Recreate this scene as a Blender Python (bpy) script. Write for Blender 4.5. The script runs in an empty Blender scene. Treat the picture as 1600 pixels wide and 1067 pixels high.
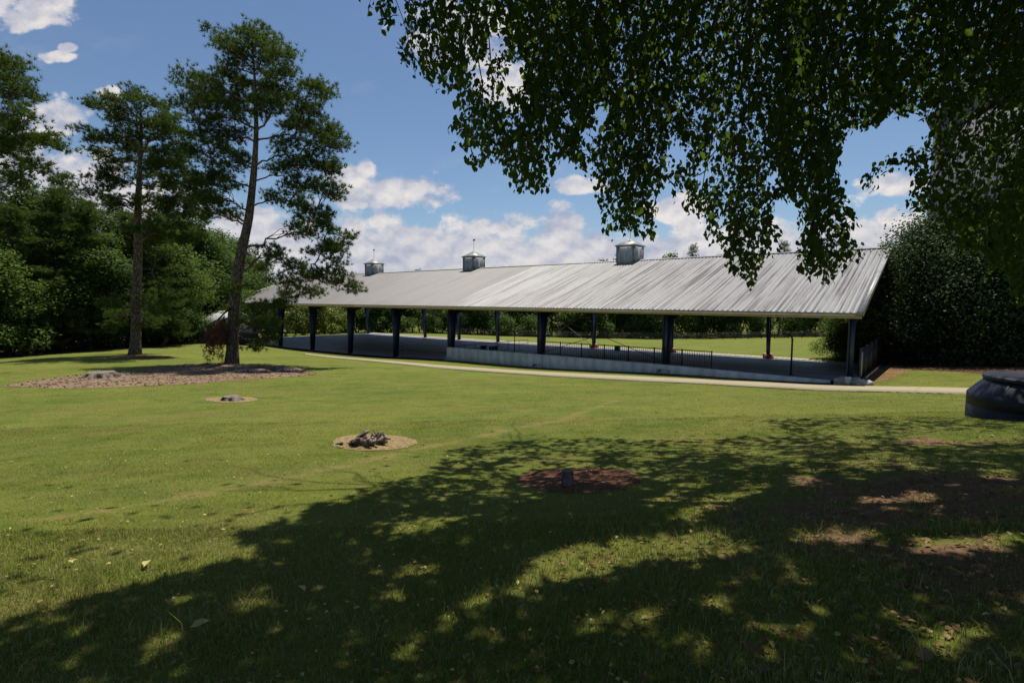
import bpy, math, random
import numpy as np
from mathutils import Vector
R = math.radians
rng = np.random.default_rng(7)
random.seed(7)
C = bpy.context.scene.collection
sc = bpy.context.scene

# ---------------------------------------------------------------- camera
EYE = 4.65
F = 814.0
QD = F / 1067.0
PITCH = math.atan(69.5 / F)
cam_d = bpy.data.cameras.new('camera')
cam_d.lens = 36.0 * F / 1600; cam_d.sensor_width = 36.0; cam_d.clip_start = 0.1; cam_d.clip_end = 3000
cam = bpy.data.objects.new('camera', cam_d); C.objects.link(cam)
cam.location = (0, 0, EYE); cam.rotation_euler = (R(90) - PITCH, 0, 0)
sc.camera = cam
cp, sp_ = math.cos(PITCH), math.sin(PITCH)

def ray(px, py):
    xc = (px - 800) / F; yc = -(py - 533.5) / F
    return np.array([xc, cp + sp_ * yc, -sp_ + cp * yc])
def at(px, py, Y):
    d = ray(px, py); return np.array([0, 0, EYE]) + d * (Y / d[1])
def at0(px, py, Y): return at(px, py, Y * QD)      # depths below were first measured for a longer lens
def proj(P):
    P = np.asarray(P, float); x = P[..., 0]; y = P[..., 1]; z = P[..., 2] - EYE
    dep = y * cp - z * sp_; up = y * sp_ + z * cp
    dep = np.where(dep < 0.05, 0.05, dep)
    return 800 + F * x / dep, 533.5 - F * up / dep

# ---------------------------------------------------------------- light
SUN_EL, SUN_AZ = R(72), R(24)        # azimuth measured from +Y towards +X
sun_dir = np.array([math.sin(SUN_AZ) * math.cos(SUN_EL), math.cos(SUN_AZ) * math.cos(SUN_EL), math.sin(SUN_EL)])
sl = bpy.data.lights.new('sun', 'SUN'); sl.energy = 4.6; sl.angle = R(0.53); sl.color = (1.0, 0.95, 0.86)
so = bpy.data.objects.new('sun', sl); C.objects.link(so)
so.rotation_euler = Vector(-sun_dir).to_track_quat('-Z', 'Y').to_euler()
so.location = (0, 0, 60)
sc.view_settings.view_transform = 'Standard'
sc.view_settings.look = 'None'
sc.view_settings.exposure = 0.34
sc.view_settings.gamma = 1
sc.cycles.max_bounces = 5; sc.cycles.diffuse_bounces = 3; sc.cycles.glossy_bounces = 2
sc.cycles.transmission_bounces = 3; sc.cycles.transparent_max_bounces = 4
sc.cycles.use_denoising = True
sc.cycles.sample_clamp_indirect = 4.0
sc.cycles.caustics_reflective = False; sc.cycles.caustics_refractive = False

class NT:
    """small helper to write node trees"""
    def __init__(s, nt): s.nt = nt; nt.nodes.clear()
    def n(s, t, **kw):
        nd = s.nt.nodes.new(t)
        for k, v in kw.items():
            if k == 'inp':
                for a, b in v.items():
                    if isinstance(b, bpy.types.NodeSocket): s.nt.links.new(b, nd.inputs[a])
                    else: nd.inputs[a].default_value = b
            else: setattr(nd, k, v)
        return nd
    def m(s, op, a, b=0.0, c=0.0, clamp=False):
        nd = s.n('ShaderNodeMath', operation=op, use_clamp=clamp)
        for i, v in enumerate((a, b, c)):
            if isinstance(v, bpy.types.NodeSocket): s.nt.links.new(v, nd.inputs[i])
            else: nd.inputs[i].default_value = v
        return nd.outputs[0]
    def sm(s, v, a, b):
        nd = s.n('ShaderNodeMapRange', interpolation_type='SMOOTHSTEP', clamp=True, inp={0: v, 1: a, 2: b, 3: 0.0, 4: 1.0})
        return nd.outputs[0]
    def mix(s, f, a, b, mode='MIX'):
        nd = s.n('ShaderNodeMix', data_type='RGBA', blend_type=mode)
        for i, v in ((0, f), (6, a), (7, b)):
            if isinstance(v, bpy.types.NodeSocket): s.nt.links.new(v, nd.inputs[i])
            else: nd.inputs[i].default_value = (*v, 1) if (i > 0 and len(v) == 3) else v
        return nd.outputs[2]
    def noise(s, vec, scale, detail=4, rough=0.55, dist=0.0):
        nd = s.n('ShaderNodeTexNoise', inp={'Scale': scale, 'Detail': detail, 'Roughness': rough, 'Distortion': dist})
        if vec is not None: s.nt.links.new(vec, nd.inputs['Vector'])
        return nd.outputs[0]
    def map(s, vec, sc=(1, 1, 1), loc=(0, 0, 0), rot=(0, 0, 0)):
        nd = s.n('ShaderNodeMapping', inp={'Scale': sc, 'Location': loc, 'Rotation': rot})
        s.nt.links.new(vec, nd.inputs['Vector']); return nd.outputs[0]

# ---------------------------------------------------------------- sky with cumulus
w = bpy.data.worlds.new('World'); sc.world = w; w.use_nodes = True
N = NT(w.node_tree)
sky = N.n('ShaderNodeTexSky', sky_type='NISHITA', sun_disc=False, sun_elevation=SUN_EL, sun_rotation=SUN_AZ,
          air_density=1.0, dust_density=0.6, ozone_density=2.2)
tc = N.n('ShaderNodeTexCoord')
sx = N.n('ShaderNodeSeparateXYZ', inp={0: tc.outputs['Generated']})
X, Y, Z = sx.outputs
Ys = N.m('MAXIMUM', Y, 0.08)
u = N.m('MULTIPLY', N.m('DIVIDE', X, Ys), QD); v = N.m('MULTIPLY', N.m('DIVIDE', Z, Ys), QD)
uv = N.n('ShaderNodeCombineXYZ', inp={0: u, 1: v, 2: 0.0}).outputs[0]
def suv(px, py):
    d = ray(px, py); return d[0] / d[1] * QD, d[2] / d[1] * QD
def blob(px, py, rx, ry, flat=1.6):
    cu, cv = suv(px, py)
    a = N.m('DIVIDE', N.m('SUBTRACT', u, cu), rx / 1067)
    dv = N.m('SUBTRACT', v, cv)
    up = N.m('DIVIDE', N.m('MAXIMUM', dv, 0.0), ry / 1067)
    dn = N.m('DIVIDE', N.m('MINIMUM', dv, 0.0), ry / 1067 / flat)
    q = N.m('ADD', N.m('MULTIPLY', a, a), N.m('ADD', N.m('MULTIPLY', up, up), N.m('MULTIPLY', dn, dn)))
    return N.m('SUBTRACT', 1.0, q)
BL = [(556, 305, 52, 62, 2.6), (630, 312, 90, 42, 2.2), (880, 362, 50, 52, 1.0), (905, 292, 52, 22, 1.4), (90, 90, 34, 10, 1), (106, 74, 16, 9, 1), (166, 146, 24, 13, 1.2),
      (85, 182, 62, 34, 1.2), (45, 12, 90, 34, 1), (730, 55, 120, 60, 1), (790, 130, 60, 50, 1), (120, 280, 120, 55, 1), (20, 250, 90, 70, 1),
      (1390, 290, 60, 26, 1.2), (1385, 352, 34, 34, 1), (1060, 330, 60, 30, 1), (230, 330, 150, 60, 1)]
dens = None
for b in BL:
    e = N.m('MAXIMUM', N.m('MULTIPLY', blob(*b), 0.85), -1.2)
    dens = e if dens is None else N.m('MAXIMUM', dens, e)
# low band of heaped cloud above the roof
wob = N.noise(N.map(uv, (3.2, 1.2, 1)), 1.0, 3, 0.5)
top = N.m('ADD', 0.088, N.m('MULTIPLY', wob, 0.085))
band = N.m('MINIMUM', N.m('MULTIPLY', N.m('SUBTRACT', top, v), 16.0), 1.0)
dens = N.m('MAXIMUM', dens, band)
def fb(off):
    p = N.map(uv, (1.0, 1.35, 1.0), off)
    big = N.noise(p, 9.0, 7, 0.62, 0.15)
    vo = N.n('ShaderNodeTexVoronoi', feature='SMOOTH_F1', inp={'Vector': N.map(p, (1, 1, 1), (3, 1, 0)), 'Scale': 26.0, 'Smoothness': 0.6, 'Randomness': 1.0})
    fine = N.noise(p, 30.0, 6, 0.6, 0.2)
    return N.m('ADD', N.m('MULTIPLY', N.m('SUBTRACT', big, 0.5), 1.9), N.m('ADD', N.m('MULTIPLY', N.m('SUBTRACT', fine, 0.5), 1.5), N.m('MULTIPLY', N.m('SUBTRACT', 0.42, vo.outputs[0]), 0.9)))
f0 = fb((0, 0, 0)); f1 = fb((0.004, -0.012, 0))
field = N.m('ADD', dens, f0)
alpha = N.sm(field, 0.02, 0.5)
edge = N.sm(field, 0.2, 1.3)
# relief of the heaps: lit from above, grey where the field thickens downwards
rel = N.m('MULTIPLY_ADD', N.m('SUBTRACT', f0, f1), 1.5, 0.5, clamp=True)
soft = N.noise(N.map(uv, (1, 2.2, 1), (5, 2, 0)), 5.0, 4, 0.6)
lit = N.m('MULTIPLY_ADD', rel, 0.65, N.m('MULTIPLY', N.sm(soft, 0.35, 0.68), 0.5), clamp=True)
ccol = N.mix(lit, (4.3, 4.75, 6.3), (9.9, 9.3, 8.9))
low = N.sm(v, 0.125, 0.02)
ccol = N.mix(N.m('MULTIPLY', low, 0.25), ccol, (5.0, 5.4, 6.9))
thin = N.m('MULTIPLY', N.sm(N.noise(N.map(uv, (1.0, 2.5, 1), (1.3, 7, 0)), 3.0, 6, 0.65), 0.52, 0.8), 0.22)
alpha = N.m('MAXIMUM', N.m('MULTIPLY', alpha, 0.93), thin)
above = N.sm(Z, -0.02, 0.03)
front = N.sm(Y, 0.05, 0.25)
alpha = N.m('MULTIPLY', alpha, N.m('MULTIPLY', above, front))
skyc = N.mix(1.0, sky.outputs[0], (0.95, 1.04, 1.12), 'MULTIPLY')
bg = N.n('ShaderNodeBackground', inp={'Color': N.mix(alpha, skyc, ccol), 'Strength': 0.068})
out = N.n('ShaderNodeOutputWorld', inp={0: bg.outputs[0]})

# ---------------------------------------------------------------- materials
def mat(name, build):
    m = bpy.data.materials.new(name); m.use_nodes = True
    g = NT(m.node_tree); sh, disp = build(g)
    o = g.n('ShaderNodeOutputMaterial', inp={0: sh})
    return m
def pbsdf(g, col, rough=0.8, metal=0.0, spec=0.3, bump=None, bs=0.3, bd=0.02):
    p = g.n('ShaderNodeBsdfPrincipled', inp={'Roughness': rough, 'Metallic': metal, 'Specular IOR Level': spec})
    if isinstance(col, bpy.types.NodeSocket): g.nt.links.new(col, p.inputs['Base Color'])
    else: p.inputs['Base Color'].default_value = (*col, 1)
    if bump is not None:
        b = g.n('ShaderNodeBump', inp={'Strength': bs, 'Distance': bd, 'Height': bump})
        g.nt.links.new(b.outputs[0], p.inputs['Normal'])
    return p.outputs[0]
def simple(name, a, b, scale=3.0, rough=0.7, metal=0.0, spec=0.3, bs=0.25, bd=0.01, st=(1, 1, 1)):
    def f(g):
        co = g.n('ShaderNodeTexCoord').outputs['Object']
        n = g.noise(g.map(co, st), scale, 6, 0.6); n2 = g.noise(co, scale * 7, 3, 0.6)
        c = g.mix(g.sm(g.m('ADD', n, g.m('MULTIPLY', g.m('SUBTRACT', n2, 0.5), 0.4)), 0.35, 0.68), a, b)
        return pbsdf(g, c, rough, metal, spec, n2, bs, bd), None
    return mat(name, f)
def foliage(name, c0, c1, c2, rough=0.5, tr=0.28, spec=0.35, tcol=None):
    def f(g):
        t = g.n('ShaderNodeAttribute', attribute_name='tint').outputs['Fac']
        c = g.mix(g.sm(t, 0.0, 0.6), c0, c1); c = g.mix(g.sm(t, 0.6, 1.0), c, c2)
        p = pbsdf(g, c, rough, 0, spec)
        tl = g.n('ShaderNodeBsdfTranslucent', inp={'Color': g.mix(0.5, c, tcol or (0.16, 0.26, 0.02))})
        return g.n('ShaderNodeMixShader', inp={0: tr, 1: p, 2: tl.outputs[0]}).outputs[0], None
    return mat(name, f)

M = {}
M['pine'] = foliage('pine_needles', (0.020, 0.034, 0.011), (0.064, 0.092, 0.024), (0.185, 0.215, 0.055), 0.6, 0.3, 0.12)
M['near_leaf'] = foliage('near_leaves', (0.014, 0.024, 0.008), (0.032, 0.052, 0.012), (0.08, 0.12, 0.02), 0.7, 0.42, 0.08, (0.20, 0.32, 0.025))
M['oak'] = foliage('wood_leaves', (0.026, 0.048, 0.015), (0.080, 0.130, 0.034), (0.16, 0.215, 0.055), 0.6, 0.42, 0.15)
M['oak_light'] = foliage('light_leaves', (0.045, 0.08, 0.02), (0.125, 0.185, 0.042), (0.22, 0.28, 0.06), 0.6, 0.45, 0.15)
M['yellow_leaf'] = foliage('yellow_leaves', (0.08, 0.10, 0.012), (0.16, 0.19, 0.02), (0.26, 0.28, 0.03), 0.5, 0.35)
M['glossy'] = foliage('glossy_leaves', (0.010, 0.020, 0.009), (0.048, 0.074, 0.028), (0.13, 0.165, 0.065), 0.6, 0.22, 0.15)
M['dead'] = foliage('dead_needles', (0.10, 0.04, 0.022), (0.17, 0.075, 0.045), (0.28, 0.16, 0.11), 0.8, 0.15, 0.1, (0.2, 0.06, 0.02))
def bark(name, a, b):
    def f(g):
        co = g.n('ShaderNodeTexCoord').outputs['Object']
        vo = g.n('ShaderNodeTexVoronoi', feature='DISTANCE_TO_EDGE', inp={'Vector': g.map(co, (1, 1, 0.28)), 'Scale': 7.0})
        n = g.noise(co, 5.0, 5)
        k = g.sm(g.m('ADD', vo.outputs[0], g.m('MULTIPLY', n, 0.15)), 0.06, 0.26)
        c = g.mix(k, tuple(x * 0.45 for x in a), g.mix(n, a, b))
        return pbsdf(g, c, 0.95, 0, 0.1, k, 0.8, 0.04), None
    return mat(name, f)
M['bark'] = bark('pine_bark', (0.12, 0.082, 0.064), (0.26, 0.205, 0.175))
M['bark_dark'] = bark('dark_bark', (0.05, 0.038, 0.03), (0.11, 0.09, 0.075))
M['navy'] = simple('navy_steel', (0.012, 0.022, 0.062), (0.02, 0.034, 0.085), 2.0, 0.45, 0, 0.5, 0.05)
M['navy_dark'] = simple('dark_frame_steel', (0.010, 0.014, 0.03), (0.016, 0.022, 0.045), 2.0, 0.5, 0, 0.4, 0.05)
M['black'] = simple('black_metal', (0.008, 0.009, 0.012), (0.018, 0.018, 0.02), 4.0, 0.45, 0, 0.5, 0.05)
M['galv'] = simple('galvanised_trim', (0.20, 0.195, 0.19), (0.32, 0.315, 0.30), 3.0, 0.5, 0.2, 0.4, 0.1)
M['beige'] = simple('beige_trim', (0.30, 0.26, 0.13), (0.40, 0.35, 0.19), 2.0, 0.6, 0, 0.3, 0.05, st=(1, 1, 4))
M['louver'] = simple('weathered_grey_paint', (0.40, 0.40, 0.41), (0.58, 0.58, 0.59), 3.0, 0.7, 0, 0.2, 0.15, st=(2, 2, 0.5))
M['block'] = simple('pale_concrete', (0.28, 0.27, 0.25), (0.42, 0.40, 0.37), 4.0, 0.9, 0, 0.1, 0.4)
M['brick'] = simple('orange_brick', (0.33, 0.10, 0.035), (0.55, 0.21, 0.08), 6.0, 0.9, 0, 0.1, 0.4)
M['white'] = simple('white_plastic', (0.38, 0.38, 0.37), (0.5, 0.5, 0.48), 5.0, 0.5, 0, 0.3, 0.1)
M['wood_fence'] = simple('dark_fence_boards', (0.05, 0.045, 0.038), (0.12, 0.105, 0.085), 2.0, 0.85, 0, 0.15, 0.3)
M['deadwood'] = simple('weathered_dead_wood', (0.06, 0.042, 0.036), (0.38, 0.30, 0.25), 6.0, 0.95, 0, 0.1, 0.9, 0.05, st=(1, 1, 0.35))
M['cutwood'] = simple('pale_cut_wood', (0.13, 0.10, 0.075), (0.26, 0.21, 0.165), 9.0, 0.9, 0, 0.1, 0.4)
M['purlin'] = simple('underside_steel', (0.10, 0.10, 0.10), (0.16, 0.155, 0.15), 2.0, 0.6, 0.1, 0.3, 0.05)

# ---------------------------------------------------------------- object helpers
def tag(o, label=None, cat=None, group=None, kind=None):
    if label: o['label'] = label
    if cat: o['category'] = cat
    if group: o['group'] = group
    if kind: o['kind'] = kind
    return o
def thing(name, label, cat, loc=(0, 0, 0), group=None):
    o = bpy.data.objects.new(name, None); C.objects.link(o); o.location = tuple(float(a) for a in loc)
    o.empty_display_size = 0.3
    return tag(o, label, cat, group)
def wloc(o):
    p = np.zeros(3)
    while o is not None: p += np.array(o.location); o = o.parent
    return p
def mesh(name, V, faces, m, parent=None, tint=None, uv=None, smooth=False, loc=None, attrs=None):
    """V world coordinates (n,3); faces: list of (k, c) integer arrays"""
    V = np.asarray(V, np.float64)
    if not isinstance(faces, list): faces = [faces]
    faces = [np.asarray(f, np.int64) for f in faces if len(f)]
    us_ = np.unique(np.concatenate([f.ravel() for f in faces]))
    if len(us_) < len(V):
        mp = np.zeros(len(V), np.int64); mp[us_] = np.arange(len(us_)); faces = [mp[f] for f in faces]; V = V[us_]
        if tint is not None: tint = np.asarray(tint)[us_]
        if uv is not None: uv = np.asarray(uv)[us_]
    org = wloc(parent) if parent is not None else (np.zeros(3) if loc is None else np.asarray(loc, float))
    V = (V - org).astype(np.float32)
    if not isinstance(faces, list): faces = [faces]
    faces = [np.asarray(f, np.int32) for f in faces if len(f)]
    me = bpy.data.meshes.new(name)
    me.vertices.add(len(V)); me.vertices.foreach_set('co', V.ravel())
    tot = np.concatenate([np.full(len(f), f.shape[1], np.int32) for f in faces])
    idx = np.concatenate([f.ravel() for f in faces])
    start = np.concatenate([[0], np.cumsum(tot)[:-1]]).astype(np.int32)
    me.loops.add(len(idx)); me.loops.foreach_set('vertex_index', idx)
    me.polygons.add(len(tot)); me.polygons.foreach_set('loop_start', start); me.polygons.foreach_set('loop_total', tot)
    if smooth: me.polygons.foreach_set('use_smooth', np.ones(len(tot), bool))
    if tint is not None:
        a = me.attributes.new('tint', 'FLOAT', 'POINT'); a.data.foreach_set('value', np.asarray(tint, np.float32))
    for k, val in (attrs or {}).items():
        a = me.attributes.new(k, 'FLOAT', 'POINT'); a.data.foreach_set('value', np.asarray(val, np.float32))
    if uv is not None:
        l = me.uv_layers.new(name='UVMap'); l.data.foreach_set('uv', np.asarray(uv, np.float32)[idx].ravel())
    me.update(calc_edges=True); me.validate()
    if m is not None: me.materials.append(m)
    o = bpy.data.objects.new(name, me); C.objects.link(o)
    if parent is not None: o.parent = parent
    elif loc is not None: o.location = tuple(float(a) for a in loc)
    return o
class MB:
    """collects boxes, tubes, lathes into one mesh"""
    def __init__(s): s.V = []; s.F = {}; s.n = 0; s.T = []
    def add(s, V, *fs, tint=0.5):
        V = np.asarray(V, float).reshape(-1, 3)
        for f in fs:
            f = np.asarray(f, int)
            if len(f): s.F.setdefault(f.shape[1], []).append(f + s.n)
        s.V.append(V); s.n += len(V); s.T.append(np.full(len(V), float(tint)) if np.isscalar(tint) else np.asarray(tint, float))
    def hexa(s, P):
        """eight corners: bottom loop 0-3, top loop 4-7"""
        s.add(P, [[0, 3, 2, 1], [4, 5, 6, 7], [0, 1, 5, 4], [1, 2, 6, 5], [2, 3, 7, 6], [3, 0, 4, 7]])
    def box(s, c, size, ax=None):
        c = np.asarray(c, float); a, b, d = np.asarray(size, float) / 2
        A = np.eye(3) if ax is None else np.asarray(ax, float)
        P = [c + A[0] * i * a + A[1] * j * b + A[2] * k * d for k in (-1, 1) for i, j in ((-1, -1), (1, -1), (1, 1), (-1, 1))]
        s.hexa(P)
    def bar(s, p, q, wd, ht=None, up=(0, 0, 1)):
        p = np.asarray(p, float); q = np.asarray(q, float); ht = ht or wd
        d = q - p; L = np.linalg.norm(d); d = d / L
        up = np.asarray(up, float)
        if abs(d @ up) > 0.95: up = np.array([1.0, 0.05, 0])
        sx = np.cross(d, up); sx /= np.linalg.norm(sx); uz = np.cross(sx, d)
        s.box((p + q) / 2, (L, wd, ht), (d, sx, uz))
    def tube(s, pts, rad, n=6, cap=True, jit=0.0):
        pts = np.asarray(pts, float); rad = np.broadcast_to(np.asarray(rad, float), (len(pts),))
        tan = np.gradient(pts, axis=0); tan /= np.linalg.norm(tan, axis=1)[:, None] + 1e-9
        ref = np.array([0.3, 0.9, 0.1]) if abs(tan[0] @ np.array([0, 0, 1.0])) > 0.6 else np.array([0, 0, 1.0])
        a = np.cross(tan, ref); a /= np.linalg.norm(a, axis=1)[:, None] + 1e-9; b = np.cross(tan, a)
        th = np.arange(n) * 2 * math.pi / n
        V = pts[:, None, :] + rad[:, None, None] * (np.cos(th)[None, :, None] * a[:, None, :] + np.sin(th)[None, :, None] * b[:, None, :])
        if jit: V = V + rng.normal(0, jit, V.shape) * rad[:, None, None]
        m_ = len(pts); i = np.arange(m_ - 1)[:, None] * n; j = np.arange(n)[None, :]; j2 = (j + 1) % n
        Q = np.stack([i + j, i + j2, i + n + j2, i + n + j], -1).reshape(-1, 4)
        fs = [Q]
        if cap: fs.append(np.array([[k for k in range(n)][::-1]])); fs.append(np.array([[(m_ - 1) * n + k for k in range(n)]]))
        s.add(V.reshape(-1, 3), *fs)
    def lathe(s, c, prof, n=32):
        c = np.asarray(c, float); th = np.arange(n) * 2 * math.pi / n
        pts = []
        for r, z in prof: pts.append(np.stack([c[0] + r * np.cos(th), c[1] + r * np.sin(th), np.full(n, c[2] + z)], -1))
        i = np.arange(len(prof) - 1)[:, None] * n; j = np.arange(n)[None, :]; j2 = (j + 1) % n
        Q = np.stack([i + j, i + j2, i + n + j2, i + n + j], -1).reshape(-1, 4)
        s.add(np.concatenate(pts), Q)
    def done(s, name, m, parent=None, **kw):
        fs = [np.concatenate(v) for v in s.F.values()]
        return mesh(name, np.concatenate(s.V), fs, m, parent, tint=np.concatenate(s.T), **kw)
def copy_tree(o, parent=None):
    c = o.copy(); C.objects.link(c); c.parent = parent
    for ch in list(o.children): copy_tree(ch, c)
    return c
def pip(px, py, poly):
    """points in polygon"""
    px = np.asarray(px, float); py = np.asarray(py, float); ins = np.zeros(px.shape, bool)
    P = np.asarray(poly, float); x0, y0 = P[-1]
    for x1, y1 in P:
        c = ((y1 > py) != (y0 > py)) & (px < (x0 - x1) * (py - y1) / (y0 - y1 + 1e-12) + x1)
        ins ^= c; x0, y0 = x1, y1
    return ins

# ---------------------------------------------------------------- pavilion frame of reference
ALPHA = math.atan(957 / F); ss, cc = math.sin(ALPHA), math.cos(ALPHA)
P0 = np.array([(1333 - 800) / F * 36.9 * QD, 36.9 * QD, 0.0])
Du = np.array([-ss, cc, 0.0]); Dv = np.array([cc, ss, 0.0]); UZ = np.array([0, 0, 1.0])
L1, L2, W = 10.69, 8.55, 26.35
US = [0, L1, 2 * L1, 3 * L1] + [3 * L1 + L2 * k for k in range(1, 7)]
ULEN = US[-1]
def B(u, v, z=0.0):
    u = np.asarray(u, float); v = np.asarray(v, float)
    z = np.broadcast_to(np.asarray(z, float), np.broadcast(u, v).shape)
    return P0 + u[..., None] * Du + v[..., None] * Dv + z[..., None] * UZ
def toB(P):
    q = np.asarray(P, float)[..., :2] - P0[:2]
    return q @ Du[:2], q @ Dv[:2]
def floor_z(u, v):
    u = np.asarray(u, float); v = np.asarray(v, float)
    near = np.interp(u, [-5, 0, L1, 1.7 * L1, 3 * L1, US[4], US[5], US[6], US[7], 200], [0, 0, 0.03, -0.05, -1.25, -1.62, -1.85, -2.0, -2.05, -2.15])
    far = np.interp(u, [0, L1, 3 * L1, US[5], US[7], US[9]], [-1.75, -1.86, -2.07, -2.25, -2.42, -2.5])
    t = np.clip(v / W, 0, 1.2)
    return near * (1 - t) + far * t

# ---------------------------------------------------------------- terrain
CP = np.array([(0, 0, 3.05), (-5, 6, 2.45), (0.76, 9.3, 2.18), (4.2, 5.6, 2.9), (9, 7, 2.82), (9.97, 14.5, 2.0), (14, 18, 1.75), (-2.9, 13.5, 1.8), (-10.3, 25, 0.95), (-13, 10, 1.7),
    (18.4, 36.6, -0.08), (10.1, 45.6, -0.52), (2, 54.5, -1.05), (-5.9, 63.6, -1.28), (-12.8, 71, -1.7), (-19, 78, -1.92), (-25.7, 85.5, -2.08), (-32, 92.5, -2.12), (-38.5, 99.5, -2.2), (-46, 107, -2.3),
    (27.3, 72.3, -1.95), (11, 90.5, -2.15), (-2.2, 105, -2.35), (-15.4, 120, -2.5), (-28, 134, -2.6),
    (-20.5, 50, -0.2), (-31.4, 57, -0.15), (-45, 60, -0.7), (-39.6, 90, -1.2), (19.6, 29.4, 0.55), (25.6, 42, 0.25), (36, 50, 0.3),
    (43.3, 154, -4.9), (-42, 150, -3.5), (63, 140, -3.8), (0, 154, -4.3), (0, -12, 3.6), (0, -50, 4.2), (-60, 10, 0.6), (60, 10, 2.2),
    (-300, 60, -2), (300, 60, 0), (0, 500, -8), (-350, 450, -7), (350, 450, -7), (-350, -250, 3), (350, -250, 4)], float)
CP[:, 1] *= QD
def tps_u(r2): return 0.5 * r2 * np.log(r2 + 1e-9)
_n = len(CP); _r2 = ((CP[:, None, :2] - CP[None, :, :2]) ** 2).sum(-1)
_K = np.zeros((_n + 3, _n + 3)); _K[:_n, :_n] = tps_u(_r2) + np.eye(_n) * 1.5
_K[:_n, _n] = 1; _K[:_n, _n + 1:] = CP[:, :2]; _K[_n:, :_n] = _K[:_n, _n:].T
_w = np.linalg.solve(_K, np.concatenate([CP[:, 2], np.zeros(3)]))
def gz(x, y):
    x = np.asarray(x, float); y = np.asarray(y, float)
    s = np.full(x.shape, _w[_n]) + _w[_n + 1] * x + _w[_n + 2] * y
    for i in range(_n): s = s + _w[i] * tps_u((x - CP[i, 0]) ** 2 + (y - CP[i, 1]) ** 2)
    s = s + 0.02 * np.sin(x * 1.3 + 0.7 * y) * np.sin(y * 1.1 - 0.4 * x) * np.exp(-(x * x + y * y) / 900)
    return s
def gz_all(x, y):
    """ground sheet height: kept under the arena floor inside the pavilion"""
    z = gz(x, y); u_, v_ = toB(np.stack([x, y], -1))
    ins = (u_ > -0.3) & (u_ < ULEN + 0.5) & (v_ > 0.05) & (v_ < W + 0.4)
    return np.where(ins, np.minimum(z, floor_z(u_, v_) - 0.45), z)
_TY = np.exp(np.linspace(math.log(1.5), math.log(420), 900))
def gpt(px, py, lift=0.0):
    """where the sight line of a photo pixel meets the ground"""
    d = ray(px, py); t = _TY / d[1]
    P = np.array([0, 0, EYE]) + t[:, None] * d
    h = P[:, 2] - gz(P[:, 0], P[:, 1])
    k = np.argmax(h < 0)
    if k == 0: k = len(h) - 1
    a = h[k - 1] / (h[k - 1] - h[k] + 1e-9); Q = P[k - 1] * (1 - a) + P[k] * a
    Q[2] = gz(Q[0], Q[1]) + lift
    return Q

# ================================================================ GROUND
def sinh_axis(lo, hi, n, c=0.0, k=4.0):
    t = np.linspace(math.asinh((lo - c) / k), math.asinh((hi - c) / k), n)
    return c + k * np.sinh(t)
gx = np.unique(np.concatenate([sinh_axis(-700, 700, 420, 0, 9), np.linspace(-48, 48, 120)]))
gy = np.unique(np.concatenate([sinh_axis(-300, 900, 430, 4, 9), np.linspace(20, 120, 140)]))
GX, GY = np.meshgrid(gx, gy)
GZ = gz_all(GX.ravel(), GY.ravel())
nx, ny = len(gx), len(gy)
ii = (np.arange(ny - 1)[:, None] * nx + np.arange(nx - 1)[None, :]).ravel()
gf = np.stack([ii, ii + 1, ii + nx + 1, ii + nx], -1)
GV = np.stack([GX.ravel(), GY.ravel(), GZ], -1)
# dry band across the lawn and worn soil under the near tree, as ground cover amounts
def polydist(P, L):
    d = np.full(len(P), 1e9)
    for a, b in zip(L[:-1], L[1:]):
        ab = b - a; t = np.clip(((P - a) @ ab) / (ab @ ab), 0, 1)
        d = np.minimum(d, np.linalg.norm(P - (a + t[:, None] * ab), axis=1))
    return d
DRY = np.array([gpt(*p)[:2] for p in [(-150, 850), (0, 818), (220, 790), (420, 752), (600, 715), (760, 680), (880, 655), (965, 625)]])
BAREP = [(1330, 800, 1.3, .85), (1500, 770, 1.3, 1.1), (1380, 745, 1.0, .75), (1460, 690, 1.0, .6), (1000, 880, 0.9, .4), (1150, 870, .9, .5), (1500, 850, 1.1, .8), (1560, 900, 0.9, .8), (820, 800, .9, .25), (1300, 980, .6, .5), (1480, 1010, .4, .7), (700, 1040, .5, .3), (1050, 1000, .5, .4)]
BARE = [(gpt(a, b)[:2], r, s) for a, b, r, s in BAREP]
def dry_at(P):
    d = polydist(P, DRY)
    wgl = 0.5 + 0.5 * np.sin(P[:, 0] * 1.7 + P[:, 1] * 0.6) * np.sin(P[:, 1] * 0.9)
    return np.clip(1 - d / (0.14 + 0.18 * wgl + 0.009 * np.abs(P[:, 1])), 0, 1)
def bare_at(P):
    b = np.zeros(len(P))
    for c, r, s in BARE:
        q = (P - c) / np.array([r * 1.3, r]); b = np.maximum(b, s * np.exp(-(q ** 2).sum(1)))
    return b
g2 = GV[:, :2]; near = (np.abs(g2[:, 0]) < 40) & (g2[:, 1] < 60) & (g2[:, 1] > -5)
dry = np.zeros(len(GV)); bare = np.zeros(len(GV)); dry[near] = dry_at(g2[near]); bare[near] = bare_at(g2[near])
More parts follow.
